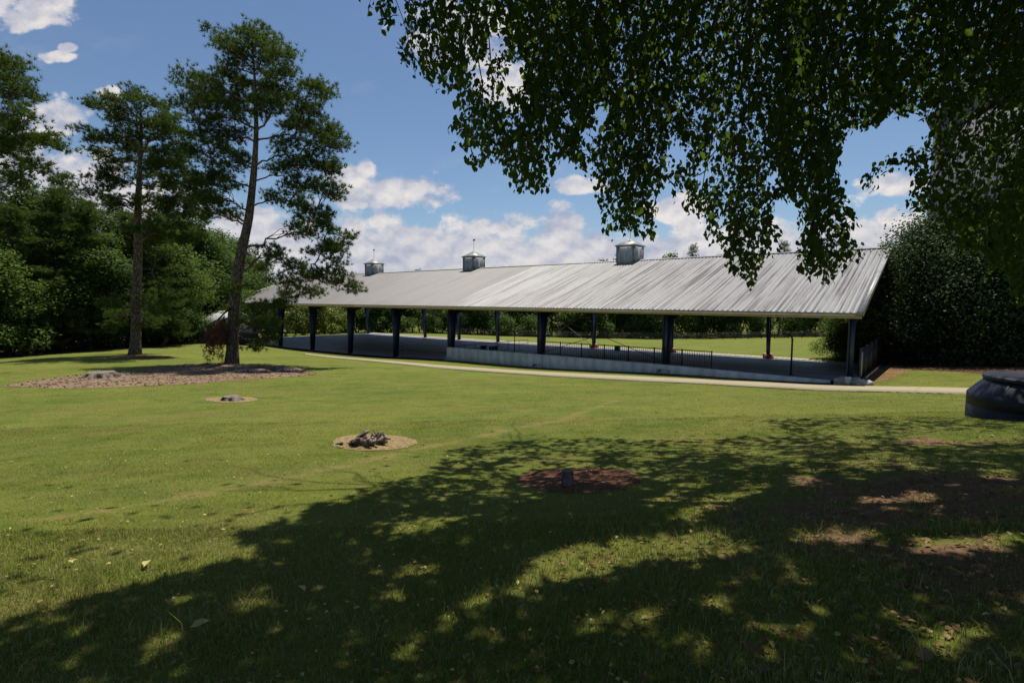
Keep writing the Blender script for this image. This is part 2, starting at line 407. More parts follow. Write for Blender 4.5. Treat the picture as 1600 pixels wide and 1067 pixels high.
def lawn_mat(g):
    co = g.n('ShaderNodeTexCoord').outputs['Object']
    n1 = g.noise(co, 0.22, 4, 0.6); n2 = g.noise(g.map(co, (1, 1.6, 1)), 1.3, 5, 0.62); n3 = g.noise(co, 11.0, 4, 0.7); n4 = g.noise(co, 60.0, 3, 0.7)
    k = g.m('ADD', g.m('MULTIPLY', n1, 0.5), g.m('MULTIPLY', n2, 0.5))
    c = g.mix(g.sm(k, 0.38, 0.62), (0.096, 0.130, 0.019), (0.165, 0.180, 0.032))
    st = g.noise(g.map(co, (0.35, 1.9, 1), (2, 5, 0), (0, 0, -0.42)), 0.5, 5, 0.6)
    c = g.mix(g.m('MULTIPLY', g.sm(st, 0.5, 0.72), 0.6), c, (0.18, 0.155, 0.042))
    n5 = g.noise(g.map(co, (1.2, 2.2, 1), (11, 3, 0)), 0.33, 6, 0.7)
    c = g.mix(g.m('MULTIPLY', g.sm(n5, 0.52, 0.68), 0.7), c, (0.17, 0.135, 0.04))
    c = g.mix(g.m('MULTIPLY', g.sm(n5, 0.46, 0.3), 0.55), c, (0.042, 0.082, 0.012))
    dr = g.n('ShaderNodeAttribute', attribute_name='dry').outputs['Fac']
    c = g.mix(g.m('MULTIPLY', g.sm(g.m('ADD', dr, g.m('MULTIPLY', g.m('SUBTRACT', n2, 0.5), 3.4)), 0.45, 0.95), 0.6), c, (0.25, 0.185, 0.075))
    sx_ = g.n('ShaderNodeSeparateXYZ', inp={0: co}); ph = g.m('SINE', g.m('MULTIPLY', g.m('ADD', g.m('MULTIPLY', sx_.outputs[0], -0.45), g.m('MULTIPLY', sx_.outputs[1], 0.9)), 2.6))
    c = g.mix(g.m('MULTIPLY', g.sm(g.m('ADD', ph, g.m('MULTIPLY', g.m('SUBTRACT', n2, 0.5), 2.0)), -0.5, 0.8), 0.22), c, (0.175, 0.185, 0.05))
    c = g.mix(g.m('MULTIPLY', g.sm(n3, 0.5, 0.72), 0.45), c, (0.15, 0.155, 0.05))
    c = g.mix(g.m('MULTIPLY', g.sm(n4, 0.45, 0.3), 0.55), c, (0.02, 0.035, 0.008))
    br = g.n('ShaderNodeAttribute', attribute_name='bare').outputs['Fac']
    soil = g.mix(n3, (0.12, 0.066, 0.038), (0.27, 0.165, 0.10))
    soil = g.mix(g.sm(n4, 0.55, 0.7), soil, (0.035, 0.022, 0.012))
    c = g.mix(g.sm(g.m('ADD', br, g.m('MULTIPLY', g.m('SUBTRACT', n2, 0.5), 2.6)), 0.45, 0.85), c, soil)
    h = g.m('ADD', n4, g.m('MULTIPLY', n3, 0.8))
    return pbsdf(g, c, 0.95, 0, 0.08, h, 0.7, 0.05), None
M['lawn'] = mat('lawn', lawn_mat)
ground = mesh('lawn', GV, gf, M['lawn'], smooth=True, attrs={'dry': dry, 'bare': bare}); tag(ground, kind='structure')

def noisy(poly, step=0.25, amp=0.06, seed=0):
    P = np.asarray(poly, float); r = np.random.default_rng(seed); out_ = []
    ph = r.uniform(0, 6.28, 6)
    for a, b in zip(P, np.roll(P, -1, 0)):
        n = max(2, int(np.linalg.norm(b - a) / step))
        for t in np.arange(n) / n: out_.append(a * (1 - t) + b * t)
    out_ = np.array(out_); c = out_.mean(0)
    s = np.arange(len(out_)) / len(out_) * 6.283
    nv = sum(np.sin(s * k + ph[i]) / (1 + i * 0.4) for i, k in enumerate((3, 7, 13, 23, 41, 67)))
    d = out_ - c; d /= np.linalg.norm(d, axis=1)[:, None] + 1e-9
    return out_ + d * (nv * amp)[:, None]
def patch(name, poly, lift, m, grid=0.3, mound=0.0, smooth=True, zfun=gz):
    """a ground-hugging sheet with an irregular outline"""
    P = np.asarray(poly, float); c = P.mean(0); K = 10
    V = [c]; 
    for k in range(1, K + 1): V.extend(c + (P - c) * (k / K))
    V = np.array(V); n = len(P)
    r_ = np.concatenate([[0], np.repeat(np.arange(1, K + 1) / K, n)])
    z = zfun(V[:, 0], V[:, 1]) + lift * (1 - r_ ** 8 * 0.6) + mound * (1 - r_ ** 2)
    F3 = np.array([[0, 1 + i, 1 + (i + 1) % n] for i in range(n)])
    a = (1 + np.arange(K - 1)[:, None] * n + np.arange(n)[None]).ravel(); b = (1 + np.arange(K - 1)[:, None] * n + (np.arange(n)[None] + 1) % n).ravel()
    o = mesh(name, np.column_stack([V, z]), [F3, np.stack([a, a + n, b + n, b], -1)], m, smooth=smooth)
    return tag(o, kind='structure')
def pxpoly(L): return np.array([gpt(*p)[:2] for p in L])
def soilmat(name, a, b, c, s=1.0):
    def f(g):
        co = g.n('ShaderNodeTexCoord').outputs['Object']
        n1 = g.noise(co, 1.6 * s, 5, 0.65); n2 = g.noise(co, 14 * s, 4, 0.7)
        vo = g.n('ShaderNodeTexVoronoi', inp={'Vector': co, 'Scale': 18.0 * s, 'Randomness': 1.0})
        k = g.mix(g.sm(n1, 0.35, 0.65), a, b)
        k = g.mix(g.m('MULTIPLY', g.sm(g.m('ADD', n2, g.m('MULTIPLY', vo.outputs[0], 0.3)), 0.55, 0.75), 0.8), k, c)
        return pbsdf(g, k, 0.95, 0, 0.08, g.m('ADD', n2, vo.outputs[0]), 0.8, 0.04), None
    return mat(name, f)
M['mulch'] = soilmat('bark_mulch', (0.22, 0.145, 0.085), (0.32, 0.23, 0.145), (0.075, 0.048, 0.038), 0.6)
M['sawdust'] = soilmat('sawdust_soil', (0.26, 0.19, 0.09), (0.33, 0.25, 0.13), (0.17, 0.11, 0.055), 1.0)
M['clay'] = soilmat('red_clay', (0.20, 0.095, 0.055), (0.14, 0.06, 0.035), (0.05, 0.028, 0.018), 1.2)
M['litter'] = soilmat('leaf_litter', (0.10, 0.050, 0.03), (0.18, 0.10, 0.06), (0.04, 0.022, 0.015), 0.7)
BED = pxpoly([(0, 604), (41, 596), (103, 588), (141, 584), (184, 581), (219, 579), (266, 571), (310, 568), (353, 567.5), (406, 570), (444, 574), (497, 585), (469, 588), (400, 592), (328, 598), (281, 602), (109, 607)])
patch('mulch_bed', noisy(BED, 0.4, 0.07, 1), 0.02, M['mulch'])
def ell(px, py, rx, ry, n=26):
    c = gpt(px, py)[:2]; ex = (gpt(px + rx, py) - gpt(px - rx, py))[:2] / 2; ey = (gpt(px, py - ry) - gpt(px, py + ry))[:2] / 2
    t = np.arange(n) / n * 2 * math.pi
    return c + np.cos(t)[:, None] * ex + np.sin(t)[:, None] * ey
C1 = ell(584, 690, 66, 12.5); C2 = ell(360, 624, 42, 4.6); C3 = ell(903, 750, 98, 20); C4 = ell(214, 557, 55, 2.4)
patch('sawdust_circle', noisy(C1, 0.15, 0.02, 2), 0.018, M['sawdust'], mound=0.03)
patch('sawdust_circle', noisy(C2, 0.2, 0.04, 3), 0.02, M['sawdust'])
patch('clay_circle', noisy(C3, 0.15, 0.035, 4), 0.012, M['clay'], mound=0.02)
patch('pine_straw', noisy(C4, 0.4, 0.1, 5), 0.02, M['litter'])
LIT = np.array([(-75, 40), (-46, 60.5), (-41, 66), (-38, 74), (-38, 92), (-50, 100), (-70, 150), (-110, 150), (-110, 40)], float) * np.array([1, QD])
patch('forest_floor', noisy(LIT, 2, 0.3, 6), 0.03, M['litter'])
# mulch by the end fence and under the shrubs
M['warm_mulch'] = soilmat('warm_mulch', (0.20, 0.12, 0.05), (0.27, 0.18, 0.08), (0.08, 0.045, 0.025), 0.8)
patch('mulch_border', noisy(pxpoly([(1341, 599), (1372, 597), (1397, 591), (1408, 584), (1436, 577.5), (1440, 572), (1400, 569), (1378, 567), (1360, 577)]), 0.3, 0.04, 8), 0.02, M['warm_mulch'])
patch('mulch_border', noisy(pxpoly([(1400, 578), (1440, 578.5), (1500, 581), (1600, 590), (1700, 598), (1750, 560), (1560, 556), (1420, 560)]), 0.5, 0.05, 9), 0.035, M['litter'])
# soil strip along the slab
u_ = np.linspace(-0.5, ULEN, 120)
sv = np.concatenate([B(u_, np.full(120, -0.02)), B(u_[::-1], -0.55 - 0.25 * np.sin(u_[::-1] * 0.7) - np.where(u_[::-1] > 3 * L1, 0.9, 0))])
n = 120; V = sv.copy(); V[:, 2] = gz(V[:, 0], V[:, 1]) + 0.025
tag(mesh('soil_strip', V, np.array([[i, i + 1, 2 * n - 2 - i, 2 * n - 1 - i] for i in range(n - 1)])[:, ::-1], M['litter'], smooth=True), kind='structure')

# ---- footpath
TOPE = [(474, 552.5), (500, 555), (560, 560.5), (630, 566), (680, 570.5), (785, 577.5), (890, 583.5), (1000, 589), (1100, 593.5), (1200, 598), (1305, 602.5), (1420, 604.8), (1510, 607), (1620, 609.5), (1760, 612)]
BOTE = [(478, 554.5), (520, 559.5), (575, 564.5), (635, 570.5), (680, 575.3), (785, 583.3), (890, 590), (1000, 596), (1100, 600.5), (1200, 606.5), (1305, 611.5), (1420, 613.6), (1510, 616.3), (1620, 619.5), (1760, 623)]
def resamp(L, n):
    P = np.array([gpt(*p)[:2] for p in L]); s = np.concatenate([[0], np.cumsum(np.linalg.norm(np.diff(P, axis=0), axis=1))])
    t = np.linspace(0, s[-1], n); return np.stack([np.interp(t, s, P[:, 0]), np.interp(t, s, P[:, 1])], -1)
def smooth2(P, k=9):
    Q = P.copy()
    for _ in range(k): Q[1:-1] = (Q[:-2] + 2 * Q[1:-1] + Q[2:]) / 4
    return Q
nP = 160; A_ = smooth2(resamp(TOPE, nP)); B_ = smooth2(resamp(BOTE, nP)); A_p, B_p = A_.copy(), B_.copy()
def path_mat(g):
    co = g.n('ShaderNodeTexCoord').outputs['Object']; uvn = g.n('ShaderNodeUVMap').outputs[0]
    n1 = g.noise(co, 0.9, 5, 0.6); n2 = g.noise(co, 20, 4, 0.7)
    c = g.mix(n1, (0.29, 0.245, 0.15), (0.37, 0.32, 0.21)); c = g.mix(g.m('MULTIPLY', n2, 0.3), c, (0.3, 0.24, 0.15))
    ux = g.n('ShaderNodeSeparateXYZ', inp={0: uvn}).outputs[0]
    jt = g.m('LESS_THAN', g.m('FRACT', g.m('DIVIDE', ux, 3.0)), 0.012)
    c = g.mix(g.m('MULTIPLY', jt, 0.6), c, (0.16, 0.13, 0.09))
    return pbsdf(g, c, 0.9, 0, 0.15, n2, 0.15, 0.01), None
rows = []
for t, dz in ((0, -0.12), (0, 0.045), (1, 0.045), (1, -0.12)):
    Q = A_ * (1 - t) + B_ * t; rows.append(np.column_stack([Q, gz(Q[:, 0], Q[:, 1]) + dz]))
V = np.concatenate(rows); s = np.concatenate([[0], np.cumsum(np.linalg.norm(np.diff(A_, axis=0), axis=1))])
pf = np.concatenate([np.array([[r * nP + i, (r + 1) * nP + i, (r + 1) * nP + i + 1, r * nP + i + 1] for i in range(nP - 1)]) for r in range(3)])
puv = np.concatenate([np.column_stack([s, np.full(nP, r * 0.3)]) for r in range(4)])
tag(mesh('footpath', V, pf, mat('path_concrete', path_mat), uv=puv), kind='structure')

# ---- arena floor
nu, nv = 160, 50
fu = np.linspace(-0.05, ULEN + 0.3, nu); fv = np.linspace(0.0, W + 0.1, nv)
FU, FV = np.meshgrid(fu, fv); FP = B(FU.ravel(), FV.ravel(), floor_z(FU.ravel(), FV.ravel()))
ii = (np.arange(nv - 1)[:, None] * nu + np.arange(nu - 1)[None, :]).ravel()
def asph(g):
    uvn = g.n('ShaderNodeUVMap').outputs[0]
    n1 = g.noise(g.map(uvn, (0.25, 1, 1)), 0.35, 5, 0.6); n2 = g.noise(g.map(uvn, (0.1, 1, 1)), 1.4, 5, 0.65); n3 = g.noise(uvn, 0.22, 3, 0.5)
    c = g.mix(g.sm(n1, 0.35, 0.65), (0.20, 0.19, 0.20), (0.33, 0.32, 0.345))
    c = g.mix(g.m('MULTIPLY', g.sm(n2, 0.5, 0.75), 0.5), c, (0.07, 0.062, 0.06))
    c = g.mix(g.m('MULTIPLY', g.sm(n3, 0.55, 0.75), 0.7), c, (0.04, 0.034, 0.032))
    return pbsdf(g, c, g.mix(n2, (0.38, 0.38, 0.38), (0.7, 0.7, 0.7)), 0, 0.35, n2, 0.1, 0.01), None
M['asphalt'] = mat('arena_asphalt', asph)
tag(mesh('arena_floor', FP, np.stack([ii, ii + nu, ii + nu + 1, ii + 1], -1), M['asphalt'], uv=np.column_stack([FU.ravel(), FV.ravel()]), smooth=True), kind='structure')
# pale kerb strip along the far edge
mb = MB()
for a, b in zip(fu[:-1], fu[1:]):
    if a < 3: continue
    P = [B(q, W + w_, floor_z(q, W) + dz) for dz in (-0.3, 0.10) for q, w_ in ((a, 0.12), (b, 0.12), (b, 0.95), (a, 0.95))]
    mb.hexa(P)
tag(mb.done('kerb', simple('kerb_concrete', (0.42, 0.37, 0.28), (0.55, 0.5, 0.4), 2, 0.9)), kind='structure')

# ================================================================ PAVILION
pav = thing('riding_pavilion', 'long open sided riding pavilion with a weathered grey metal roof on navy steel posts', 'pavilion', P0)
EAVE_Z, RIDGE_Z, OV, EO = 3.80, 8.17, 0.35, 0.45
slope = (RIDGE_Z - EAVE_Z) / (W / 2 + OV)
def roof_z(v): v = np.asarray(v, float); return RIDGE_Z - slope * np.abs(v - W / 2)
# corrugated sheets, one mesh per slope
rib = 0.305; prof = [(0.0, 0), (0.17, 0), (0.205, 0.045), (0.27, 0.045)]
us = []; hs = []
k = -EO
while k < ULEN + EO:
    for a, h in prof:
        us.append(k + a); hs.append(h)
    k += rib
us.append(k); hs.append(0); us = np.array(us); hs = np.array(hs)
def roofmat(g):
    uvn = g.n('ShaderNodeUVMap').outputs[0]
    s = g.n('ShaderNodeSeparateXYZ', inp={0: uvn}); uu, vv = s.outputs[0], s.outputs[1]
    n1 = g.noise(g.map(uvn, (5.5, 0.09, 1)), 1.0, 4, 0.65)
    n2 = g.noise(g.map(uvn, (0.5, 0.13, 1), (4, 3, 0)), 1.0, 4, 0.55)
    n3 = g.noise(g.map(uvn, (7, 1.2, 1)), 1.0, 5, 0.7)
    rightish = g.sm(uu, 32.4, 31.8)
    newer = g.sm(uu, 24, 16)
    dark = g.m('MULTIPLY', g.sm(g.m('ADD', n1, g.m('MULTIPLY', g.m('SUBTRACT', n2, 0.5), 0.35)), 0.44, 0.66), g.m('MULTIPLY_ADD', rightish, 0.4, 0.5))
    dark = g.m('MULTIPLY', dark, g.m('MULTIPLY_ADD', newer, 0.3, 0.8), clamp=True)
    c = g.mix(rightish, (0.15, 0.14, 0.135), (0.25, 0.245, 0.24))
    c = g.mix(g.m('MULTIPLY', g.sm(n3, 0.4, 0.7), 0.35), c, (0.14, 0.128, 0.12))
    c = g.mix(dark, c, (0.062, 0.049, 0.044))
    lap = g.m('LESS_THAN', g.m('FRACT', g.m('DIVIDE', vv, 5.0)), 0.006)
    c = g.mix(g.m('MULTIPLY', lap, 0.4), c, (0.14, 0.12, 0.11))
    seam = g.m('LESS_THAN', g.m('ABSOLUTE', g.m('SUBTRACT', uu, 32.1)), 0.06)
    c = g.mix(g.m('MULTIPLY', seam, 0.6), c, (0.1, 0.085, 0.08))
    return pbsdf(g, c, 0.55, 0.15, 0.35, n3, 0.1, 0.01), None
M['roof'] = mat('weathered_roof_sheet', roofmat)
for side in (0, 1):
    vs = np.linspace(-OV, W / 2, 9) if side == 0 else np.linspace(W + OV, W / 2, 9)
    NU = len(us); V = np.concatenate([B(us, np.full(NU, v_), roof_z(v_) + hs) for v_ in vs])
    i = (np.arange(len(vs) - 1)[:, None] * NU + np.arange(NU - 1)[None]).ravel()
    fc = np.stack([i, i + NU, i + NU + 1, i + 1], -1)
    if side: fc = fc[:, ::-1]
    uvv = np.concatenate([np.column_stack([us, np.full(NU, abs(v_ - W / 2))]) for v_ in vs])
    mesh('roof_slope', V, fc, M['roof'], pav, uv=uvv)
# purlins and ridge
mb = MB()
for v_ in list(np.linspace(1.2, W / 2 - 0.5, 12)):
    for q in (v_, W - v_): mb.bar(B(-0.3, q, roof_z(q) - 0.13), B(ULEN + 0.3, q, roof_z(q) - 0.13), 0.07, 0.2)
mb.done('purlin_set', M['purlin'], pav)
mb = MB()
for q, s_ in ((W / 2 - 0.17, 1), (W / 2 + 0.17, -1)):
    mb.bar(B(-EO - 0.02, q, roof_z(q) + 0.055 + 0.01 * s_), B(ULEN + EO, q, roof_z(q) + 0.055 + 0.01 * s_), 0.36, 0.02, up=(-Dv * s_ * slope + UZ))
mb.done('ridge_cap', M['galv'], pav)
for q, s_ in ((-OV, -1), (W + OV, 1)):
    mb = MB(); mb.bar(B(-EO, q + s_ * 0.075, EAVE_Z - 0.05), B(ULEN + EO, q + s_ * 0.075, EAVE_Z - 0.05), 0.13, 0.12); g_ = mb.done('gutter', M['galv'], pav)
    mb = MB(); mb.bar(B(-EO + 0.01, q + s_ * 0.03, EAVE_Z - 0.21), B(ULEN + EO - 0.01, q + s_ * 0.03, EAVE_Z - 0.21), 0.035, 0.195); mb.done('fascia', M['beige'], pav)
for q in (-EO - 0.03, ULEN + EO + 0.3):
    for v0, v1 in ((-OV - 0.1, W / 2), (W + OV + 0.1, W / 2)):
        mb = MB(); mb.bar(B(q, v0, roof_z(v0) - 0.02), B(q, v1, roof_z(v1) - 0.02), 0.05, 0.28)
        mb.bar(B(q + 0.13, v0, roof_z(v0) + 0.065), B(q + 0.13, v1, roof_z(v1) + 0.065), 0.32, 0.02)
        mb.done('rake_trim', M['galv'], pav)
# steel frames: tapered posts (sub-part piers) and rafters
def frame_post(u_, near, small=False):
    v0 = 0.12 if near else W - 0.12; s_ = 1 if near else -1
    zb = (floor_z(u_, v0)) if not near else float(gz(*B(u_, -0.1)[:2])) + 0.35
    if near and u_ > 3 * L1 + 1: zb = float(floor_z(u_, 0.2)) - 0.02
    zt = float(roof_z(v0)) - 0.22
    bw, tw = (0.42, 1.0) if not small else (0.35, 0.55)
    fw = 0.27 if not small else 0.22
    mb = MB()
    ou = [B(u_, v0, zb), B(u_, v0, zt)]; inn = [B(u_, v0 + s_ * bw, zb), B(u_, v0 + s_ * tw, zt - 0.1)]
    mb.bar(ou[0], ou[1], fw, 0.03, up=Dv); mb.bar(inn[0], inn[1], fw, 0.03, up=Dv)
    h = 0.012
    P = [p + Du * q for q in (-h, h) for p in (ou[0], inn[0], inn[1], ou[1])]; mb.hexa(P)
    mb.box(B(u_, v0 + s_ * bw / 2, zb + 0.015), (bw + 0.2, 0.4, 0.03), (Dv, Du, UZ))
    p = mb.done('post', M['navy'], pav)
    if near:
        if u_ < 3 * L1 + 1:
            z0 = float(gz(*B(u_, -0.2)[:2])); b = MB()
            b.box(B(u_, v0 + bw / 2 - 0.05, (zb + z0) / 2 - 0.3), (1.0, 0.9, zb - z0 + 0.6), (Dv, Du, UZ)); b.done('concrete_pier', M['block'], p)
            b = MB(); b.tube([B(u_ + 0.16, -0.2, zt - 0.02), B(u_ + 0.16, -0.12, zt - 0.3), B(u_ + 0.12, 0.03, zt - 0.6), B(u_ + 0.12, 0.03, zb + 0.3), B(u_ + 0.14, -0.1, zb - 0.02), B(u_ + 0.2, -0.5, zb - 0.2)], 0.045, 8)
            b.done('downspout', M['black'], p)
    elif u_ < 3 * L1 + 1:
        b = MB(); b.box(B(u_, v0 - 0.2, zb + 0.22), (0.85, 0.85, 0.5), (Dv, Du, UZ)); b.done('brick_pad', M['brick'], p)
        b = MB(); b.box(B(u_, v0 - 0.2, zb + 0.5), (0.93, 0.93, 0.07), (Dv, Du, UZ)); b.done('pad_cap', M['block'], p)
for i, u_ in enumerate(US):
    frame_post(u_ + (0.05 if i == 0 else 0), True, i == 0)
    if i: frame_post(u_, False)
    for s_ in (1, -1):
        v0 = 0.12 if s_ > 0 else W - 0.12
        za, zb_ = float(roof_z(v0)) - 0.25, RIDGE_Z - 0.25
        d0, d1 = (1.0, 0.55) if i else (0.5, 0.4)
        mid = W / 2; mb = MB()
        h = 0.012; P = []
        for q in (-h, h):
            P += [B(u_ + q, v0, za - d0), B(u_ + q, mid - s_ * 0.002, zb_ - d1), B(u_ + q, mid - s_ * 0.002, zb_), B(u_ + q, v0, za)]
        mb.hexa(P)
        mb.bar(B(u_, v0, za - d0), B(u_, mid, zb_ - d1), 0.25, 0.025); mb.bar(B(u_, v0, za), B(u_, mid, zb_), 0.25, 0.025)
        mb.done('rafter', M['navy_dark'] if i else M['navy'], pav)
# brace rods
def rod(p, q, m=M['black'], r=0.022):
    mb = MB(); mb.tube([p, q], r, 5); mb.done('brace_rod', m, pav)
zt = 3.4
rod(B(L1 + .2, 0.5, 0.2), B(2 * L1 - 0.2, 0.5, zt)); rod(B(2 * L1 - .2, 0.5, 0.2), B(L1 + 0.2, 0.5, zt))
rod(B(0.3, W - .5, -1.6), B(L1, W - .5, 3.3), M['galv'], 0.03); rod(B(3 * L1, W - .5, -1.9), B(US[4], W - .5, 3.3), M['galv'], 0.03)
rod(B(US[4], W - .5, -1.9), B(3 * L1, W - .5, 3.3), M['galv'], 0.02)
for a in (4, 5): rod(B(US[a] - 0.1, 0.8, zt), B(US[a] - 1.2, 2.4, 4.3), M['galv'], 0.03)
# cupolas
for cu_ in (20.3, 41.6, 62.5):
    hw, hv, zt_ = 0.92, 0.96, 9.6
    mb = MB(); mb.box(B(cu_, W / 2, (7.75 + zt_) / 2), (2 * hw, 2 * hv, zt_ - 7.75), (Du, Dv, UZ))
    cup = mb.done('cupola', M['louver'], pav)
    mb = MB()
    for s_ in (-1, 1):                     # corner boards, sill and head trim, framed louver panels
        for t_ in (-1, 1): mb.box(B(cu_ + s_ * (hw - .04), W / 2 + t_ * (hv - .04), (7.95 + zt_) / 2), (0.16, 0.16, zt_ - 7.95), (Du, Dv, UZ))
    mb.box(B(cu_, W / 2, zt_ - 0.09), (2 * hw + .1, 2 * hv + .1, 0.16), (Du, Dv, UZ))
    mb.done('corner_trim', M['galv'], cup)
    for s_ in (-1, 1):
        mb = MB()
        for k in range(11):
            mb.box(B(cu_, W / 2 + s_ * (hv + .008), 8.25 + k * 0.105), (2 * hw - .5, .03, 0.07), (Du, Dv + UZ * 0.5 * s_, UZ))
        mb.done('louver', M['louver'], cup)
        mb = MB()
        for k in range(11):
            mb.box(B(cu_ + s_ * (hw + .008), W / 2, 8.25 + k * 0.105), (.03, 2 * hv - .45, 0.07), (Du, Dv, UZ))
        mb.done('louver', M['louver'], cup)
    e = 0.16; z1 = zt_ + 0.0
    base = [B(cu_ + a * (hw + e), W / 2 + b * (hv + e), z1) for a, b in ((-1, -1), (1, -1), (1, 1), (-1, 1))]
    mid_ = [B(cu_ + a * (hw) * .56, W / 2 + b * (hv) * .56, z1 + 0.36) for a, b in ((-1, -1), (1, -1), (1, 1), (-1, 1))]
    apex = B(cu_, W / 2, z1 + 0.78)
    lowb = [p - UZ * 0.07 for p in base]
    V = lowb + base + mid_ + [apex]
    fq = [[i, (i + 1) % 4, 4 + (i + 1) % 4, 4 + i] for i in range(4)] + [[4 + i, 4 + (i + 1) % 4, 8 + (i + 1) % 4, 8 + i] for i in range(4)] + [[3, 2, 1, 0]]
    ft = [[8 + i, 8 + (i + 1) % 4, 12] for i in range(4)]
    mesh('cupola_roof', np.array(V), [np.array(fq), np.array(ft)], M['galv'], cup)
    mb = MB(); mb.tube([apex - UZ * .1, apex + UZ * 1.15], 0.022, 6)
    a = apex + UZ * 1.12                    # little flag-shaped figure on the vane
    fl = [(-.30, 0), (-.12, .06), (0, .0), (.14, .02), (.24, .14), (.16, .2), (.02, .13), (-.1, .2), (-.26, .24)]
    Vf = [a + Du * p[0] * .7 + UZ * p[1] * 1.2 + Dv * s_ for s_ in (-.015, .015) for p in fl]; nf = len(fl)
    mb.add(Vf, [list(range(nf))[::-1], list(range(nf, 2 * nf))], [[i, (i + 1) % nf, nf + (i + 1) % nf, nf + i] for i in range(nf)])
    mb.done('weathervane', M['black'], cup)

# ---- retaining wall
mb = MB()
seg = np.linspace(0.9, 3 * L1 + 0.1, 40)
for a, b in zip(seg[:-1], seg[1:]):
    P = []
    for tz in (0, 1):
        for q, v_ in ((a, -0.14), (b, -0.14), (b, 0.08), (a, 0.08)):
            zt_ = float(np.interp(q, [0, L1, 2 * L1, 3 * L1], [0.03, 0.09, 0.03, -0.06]))
            P.append(B(q, v_, zt_ if tz else float(gz(*B(q, -0.14)[:2])) - 0.5))
    mb.hexa(P)
def wallm(g):
    co = g.n('ShaderNodeTexCoord').outputs['Object']
    n1 = g.noise(g.map(co, (1, 1, 0.6)), 0.9, 5, 0.65); n2 = g.noise(co, 9, 4, 0.7); n3 = g.noise(g.map(co, (1, 1, 2)), 2.2, 6, 0.75)
    c = g.mix(g.sm(n1, 0.3, 0.7), (0.44, 0.43, 0.40), (0.62, 0.60, 0.56))
    c = g.mix(g.m('MULTIPLY', g.sm(n3, 0.58, 0.72), 0.7), c, (0.17, 0.14, 0.12))
    return pbsdf(g, c, 0.9, 0, 0.15, n2, 0.3, 0.01), None
wall = mb.done('retaining_wall', mat('stained_white_wall', wallm), loc=B(3, 0, 0))
tag(wall, 'long low stained white concrete wall under the front posts of the pavilion', 'wall')

# ---- picket railing (its own thing, split in panels)
rl = thing('picket_railing', 'black picket railing standing on top of the low white wall', 'railing', B(7.5, 0.3, 0))
cuts = np.linspace(7.5, 21.2, 8)
for a, b in zip(cuts[:-1], cuts[1:]):
    mb = MB()
    zz = lambda q: float(np.interp(q, [7, 21], [0.10, 0.02]))
    mb.bar(B(a, .02, zz(a) + 1.08), B(b, .02, zz(b) + 1.08), 0.05, 0.04); mb.bar(B(a, .02, zz(a) + .12), B(b, .02, zz(b) + .12), 0.04, 0.04)
    for q in np.arange(a + 0.14, b - 0.05, 0.16): mb.bar(B(q, .02, zz(q) + .1), B(q, .02, zz(q) + 1.08), 0.022)
    mb.done('picket_panel', M['black'], rl)
    mb = MB(); mb.bar(B(a, .02, zz(a) - .05), B(a, .02, zz(a) + 1.14), 0.06); mb.done('railing_post', M['black'], rl)
mb = MB(); mb.bar(B(21.2, .02, -.02), B(21.2, .02, 1.14), 0.06); mb.done('railing_post', M['black'], rl)

# ---- pipe rails inside
def fpt(px, py, Y):
    """point on the arena floor at world depth Y under photo column px"""
    p = at0(px, py, Y); u_, v_ = toB(p); p[2] = float(floor_z(u_, v_)); return p
def piperail(pts, label, h=1.0, r=0.03):
    root = thing('pipe_rail', label, 'pipe rail', pts[0])
    top = [p + UZ * h for p in pts]; midr = [p + UZ * h * .52 for p in pts]
    mb = MB(); mb.tube(top, r, 6); mb.done('top_rail', M['black'], root)
    mb = MB(); mb.tube(midr, r * .8, 6); mb.done('middle_rail', M['black'], root)
    for p in pts:
        mb = MB(); mb.tube([p, p + UZ * h], r, 6); mb.done('rail_post', M['black'], root)
pr = [fpt(711, 545, 71), fpt(726, 545, 74.2), fpt(743, 546, 77.5), fpt(760, 545, 80.3), fpt(777, 544, 83), fpt(794, 543, 85.5), fpt(811, 542, 88), fpt(825, 541, 90)]
piperail(pr, 'long black two bar pipe rail beside the trash bin on the arena floor')
piperail([fpt(622, 556, 73), fpt(628.5, 557, 73.6)], 'small black hoop rail between the fourth and fifth front posts', 1.0, 0.025)

def binobj(p, h, r, name, label, cat, group=None):
    root = thing(name, label, cat, p, group)
    mb = MB(); mb.lathe(p, [(0.001, 0), (r * .82, 0), (r, h), (r * 0.94, h), (r * .78, 0.04), (0.001, 0.04)], 18); mb.done('body', M['black'], root)
    mb = MB(); mb.lathe(p, [(r * 1.0, h * .93), (r * 1.07, h * .94), (r * 1.07, h * 1.0), (r * 1.0, h * 1.01)], 18); mb.done('rim', M['black'], root)
    return root
binobj(fpt(755, 546, 78), 0.78, 0.33, 'trash_bin', 'round dark trash bin standing at the pipe rail in the pavilion', 'trash bin')
for (px, yy, lab) in ((766, 84, 'leftmost of three dark buckets behind the pipe rail'), (770.5, 84.6, 'middle one of three dark buckets behind the pipe rail'), (775, 85.2, 'rightmost of three dark buckets behind the pipe rail')):
    binobj(fpt(px, 538, yy), 0.4, 0.17, 'bucket', lab, 'bucket', 'dark buckets behind the pipe rail')
p = fpt(964.5, 547, 83.0)
root = thing('utility_box', 'small olive green utility box near the far edge of the arena floor', 'utility box', p)
mb = MB(); mb.box(p + UZ * .24, (.52, .45, .48), (Du, Dv, UZ)); M['olive'] = simple('olive_paint', (0.10, 0.12, 0.06), (0.14, 0.16, 0.09)); mb.done('body', M['olive'], root)
mb = MB(); mb.box(p + UZ * .505, (.58, .51, .05), (Du, Dv, UZ)); mb.done('lid', M['olive'], root)

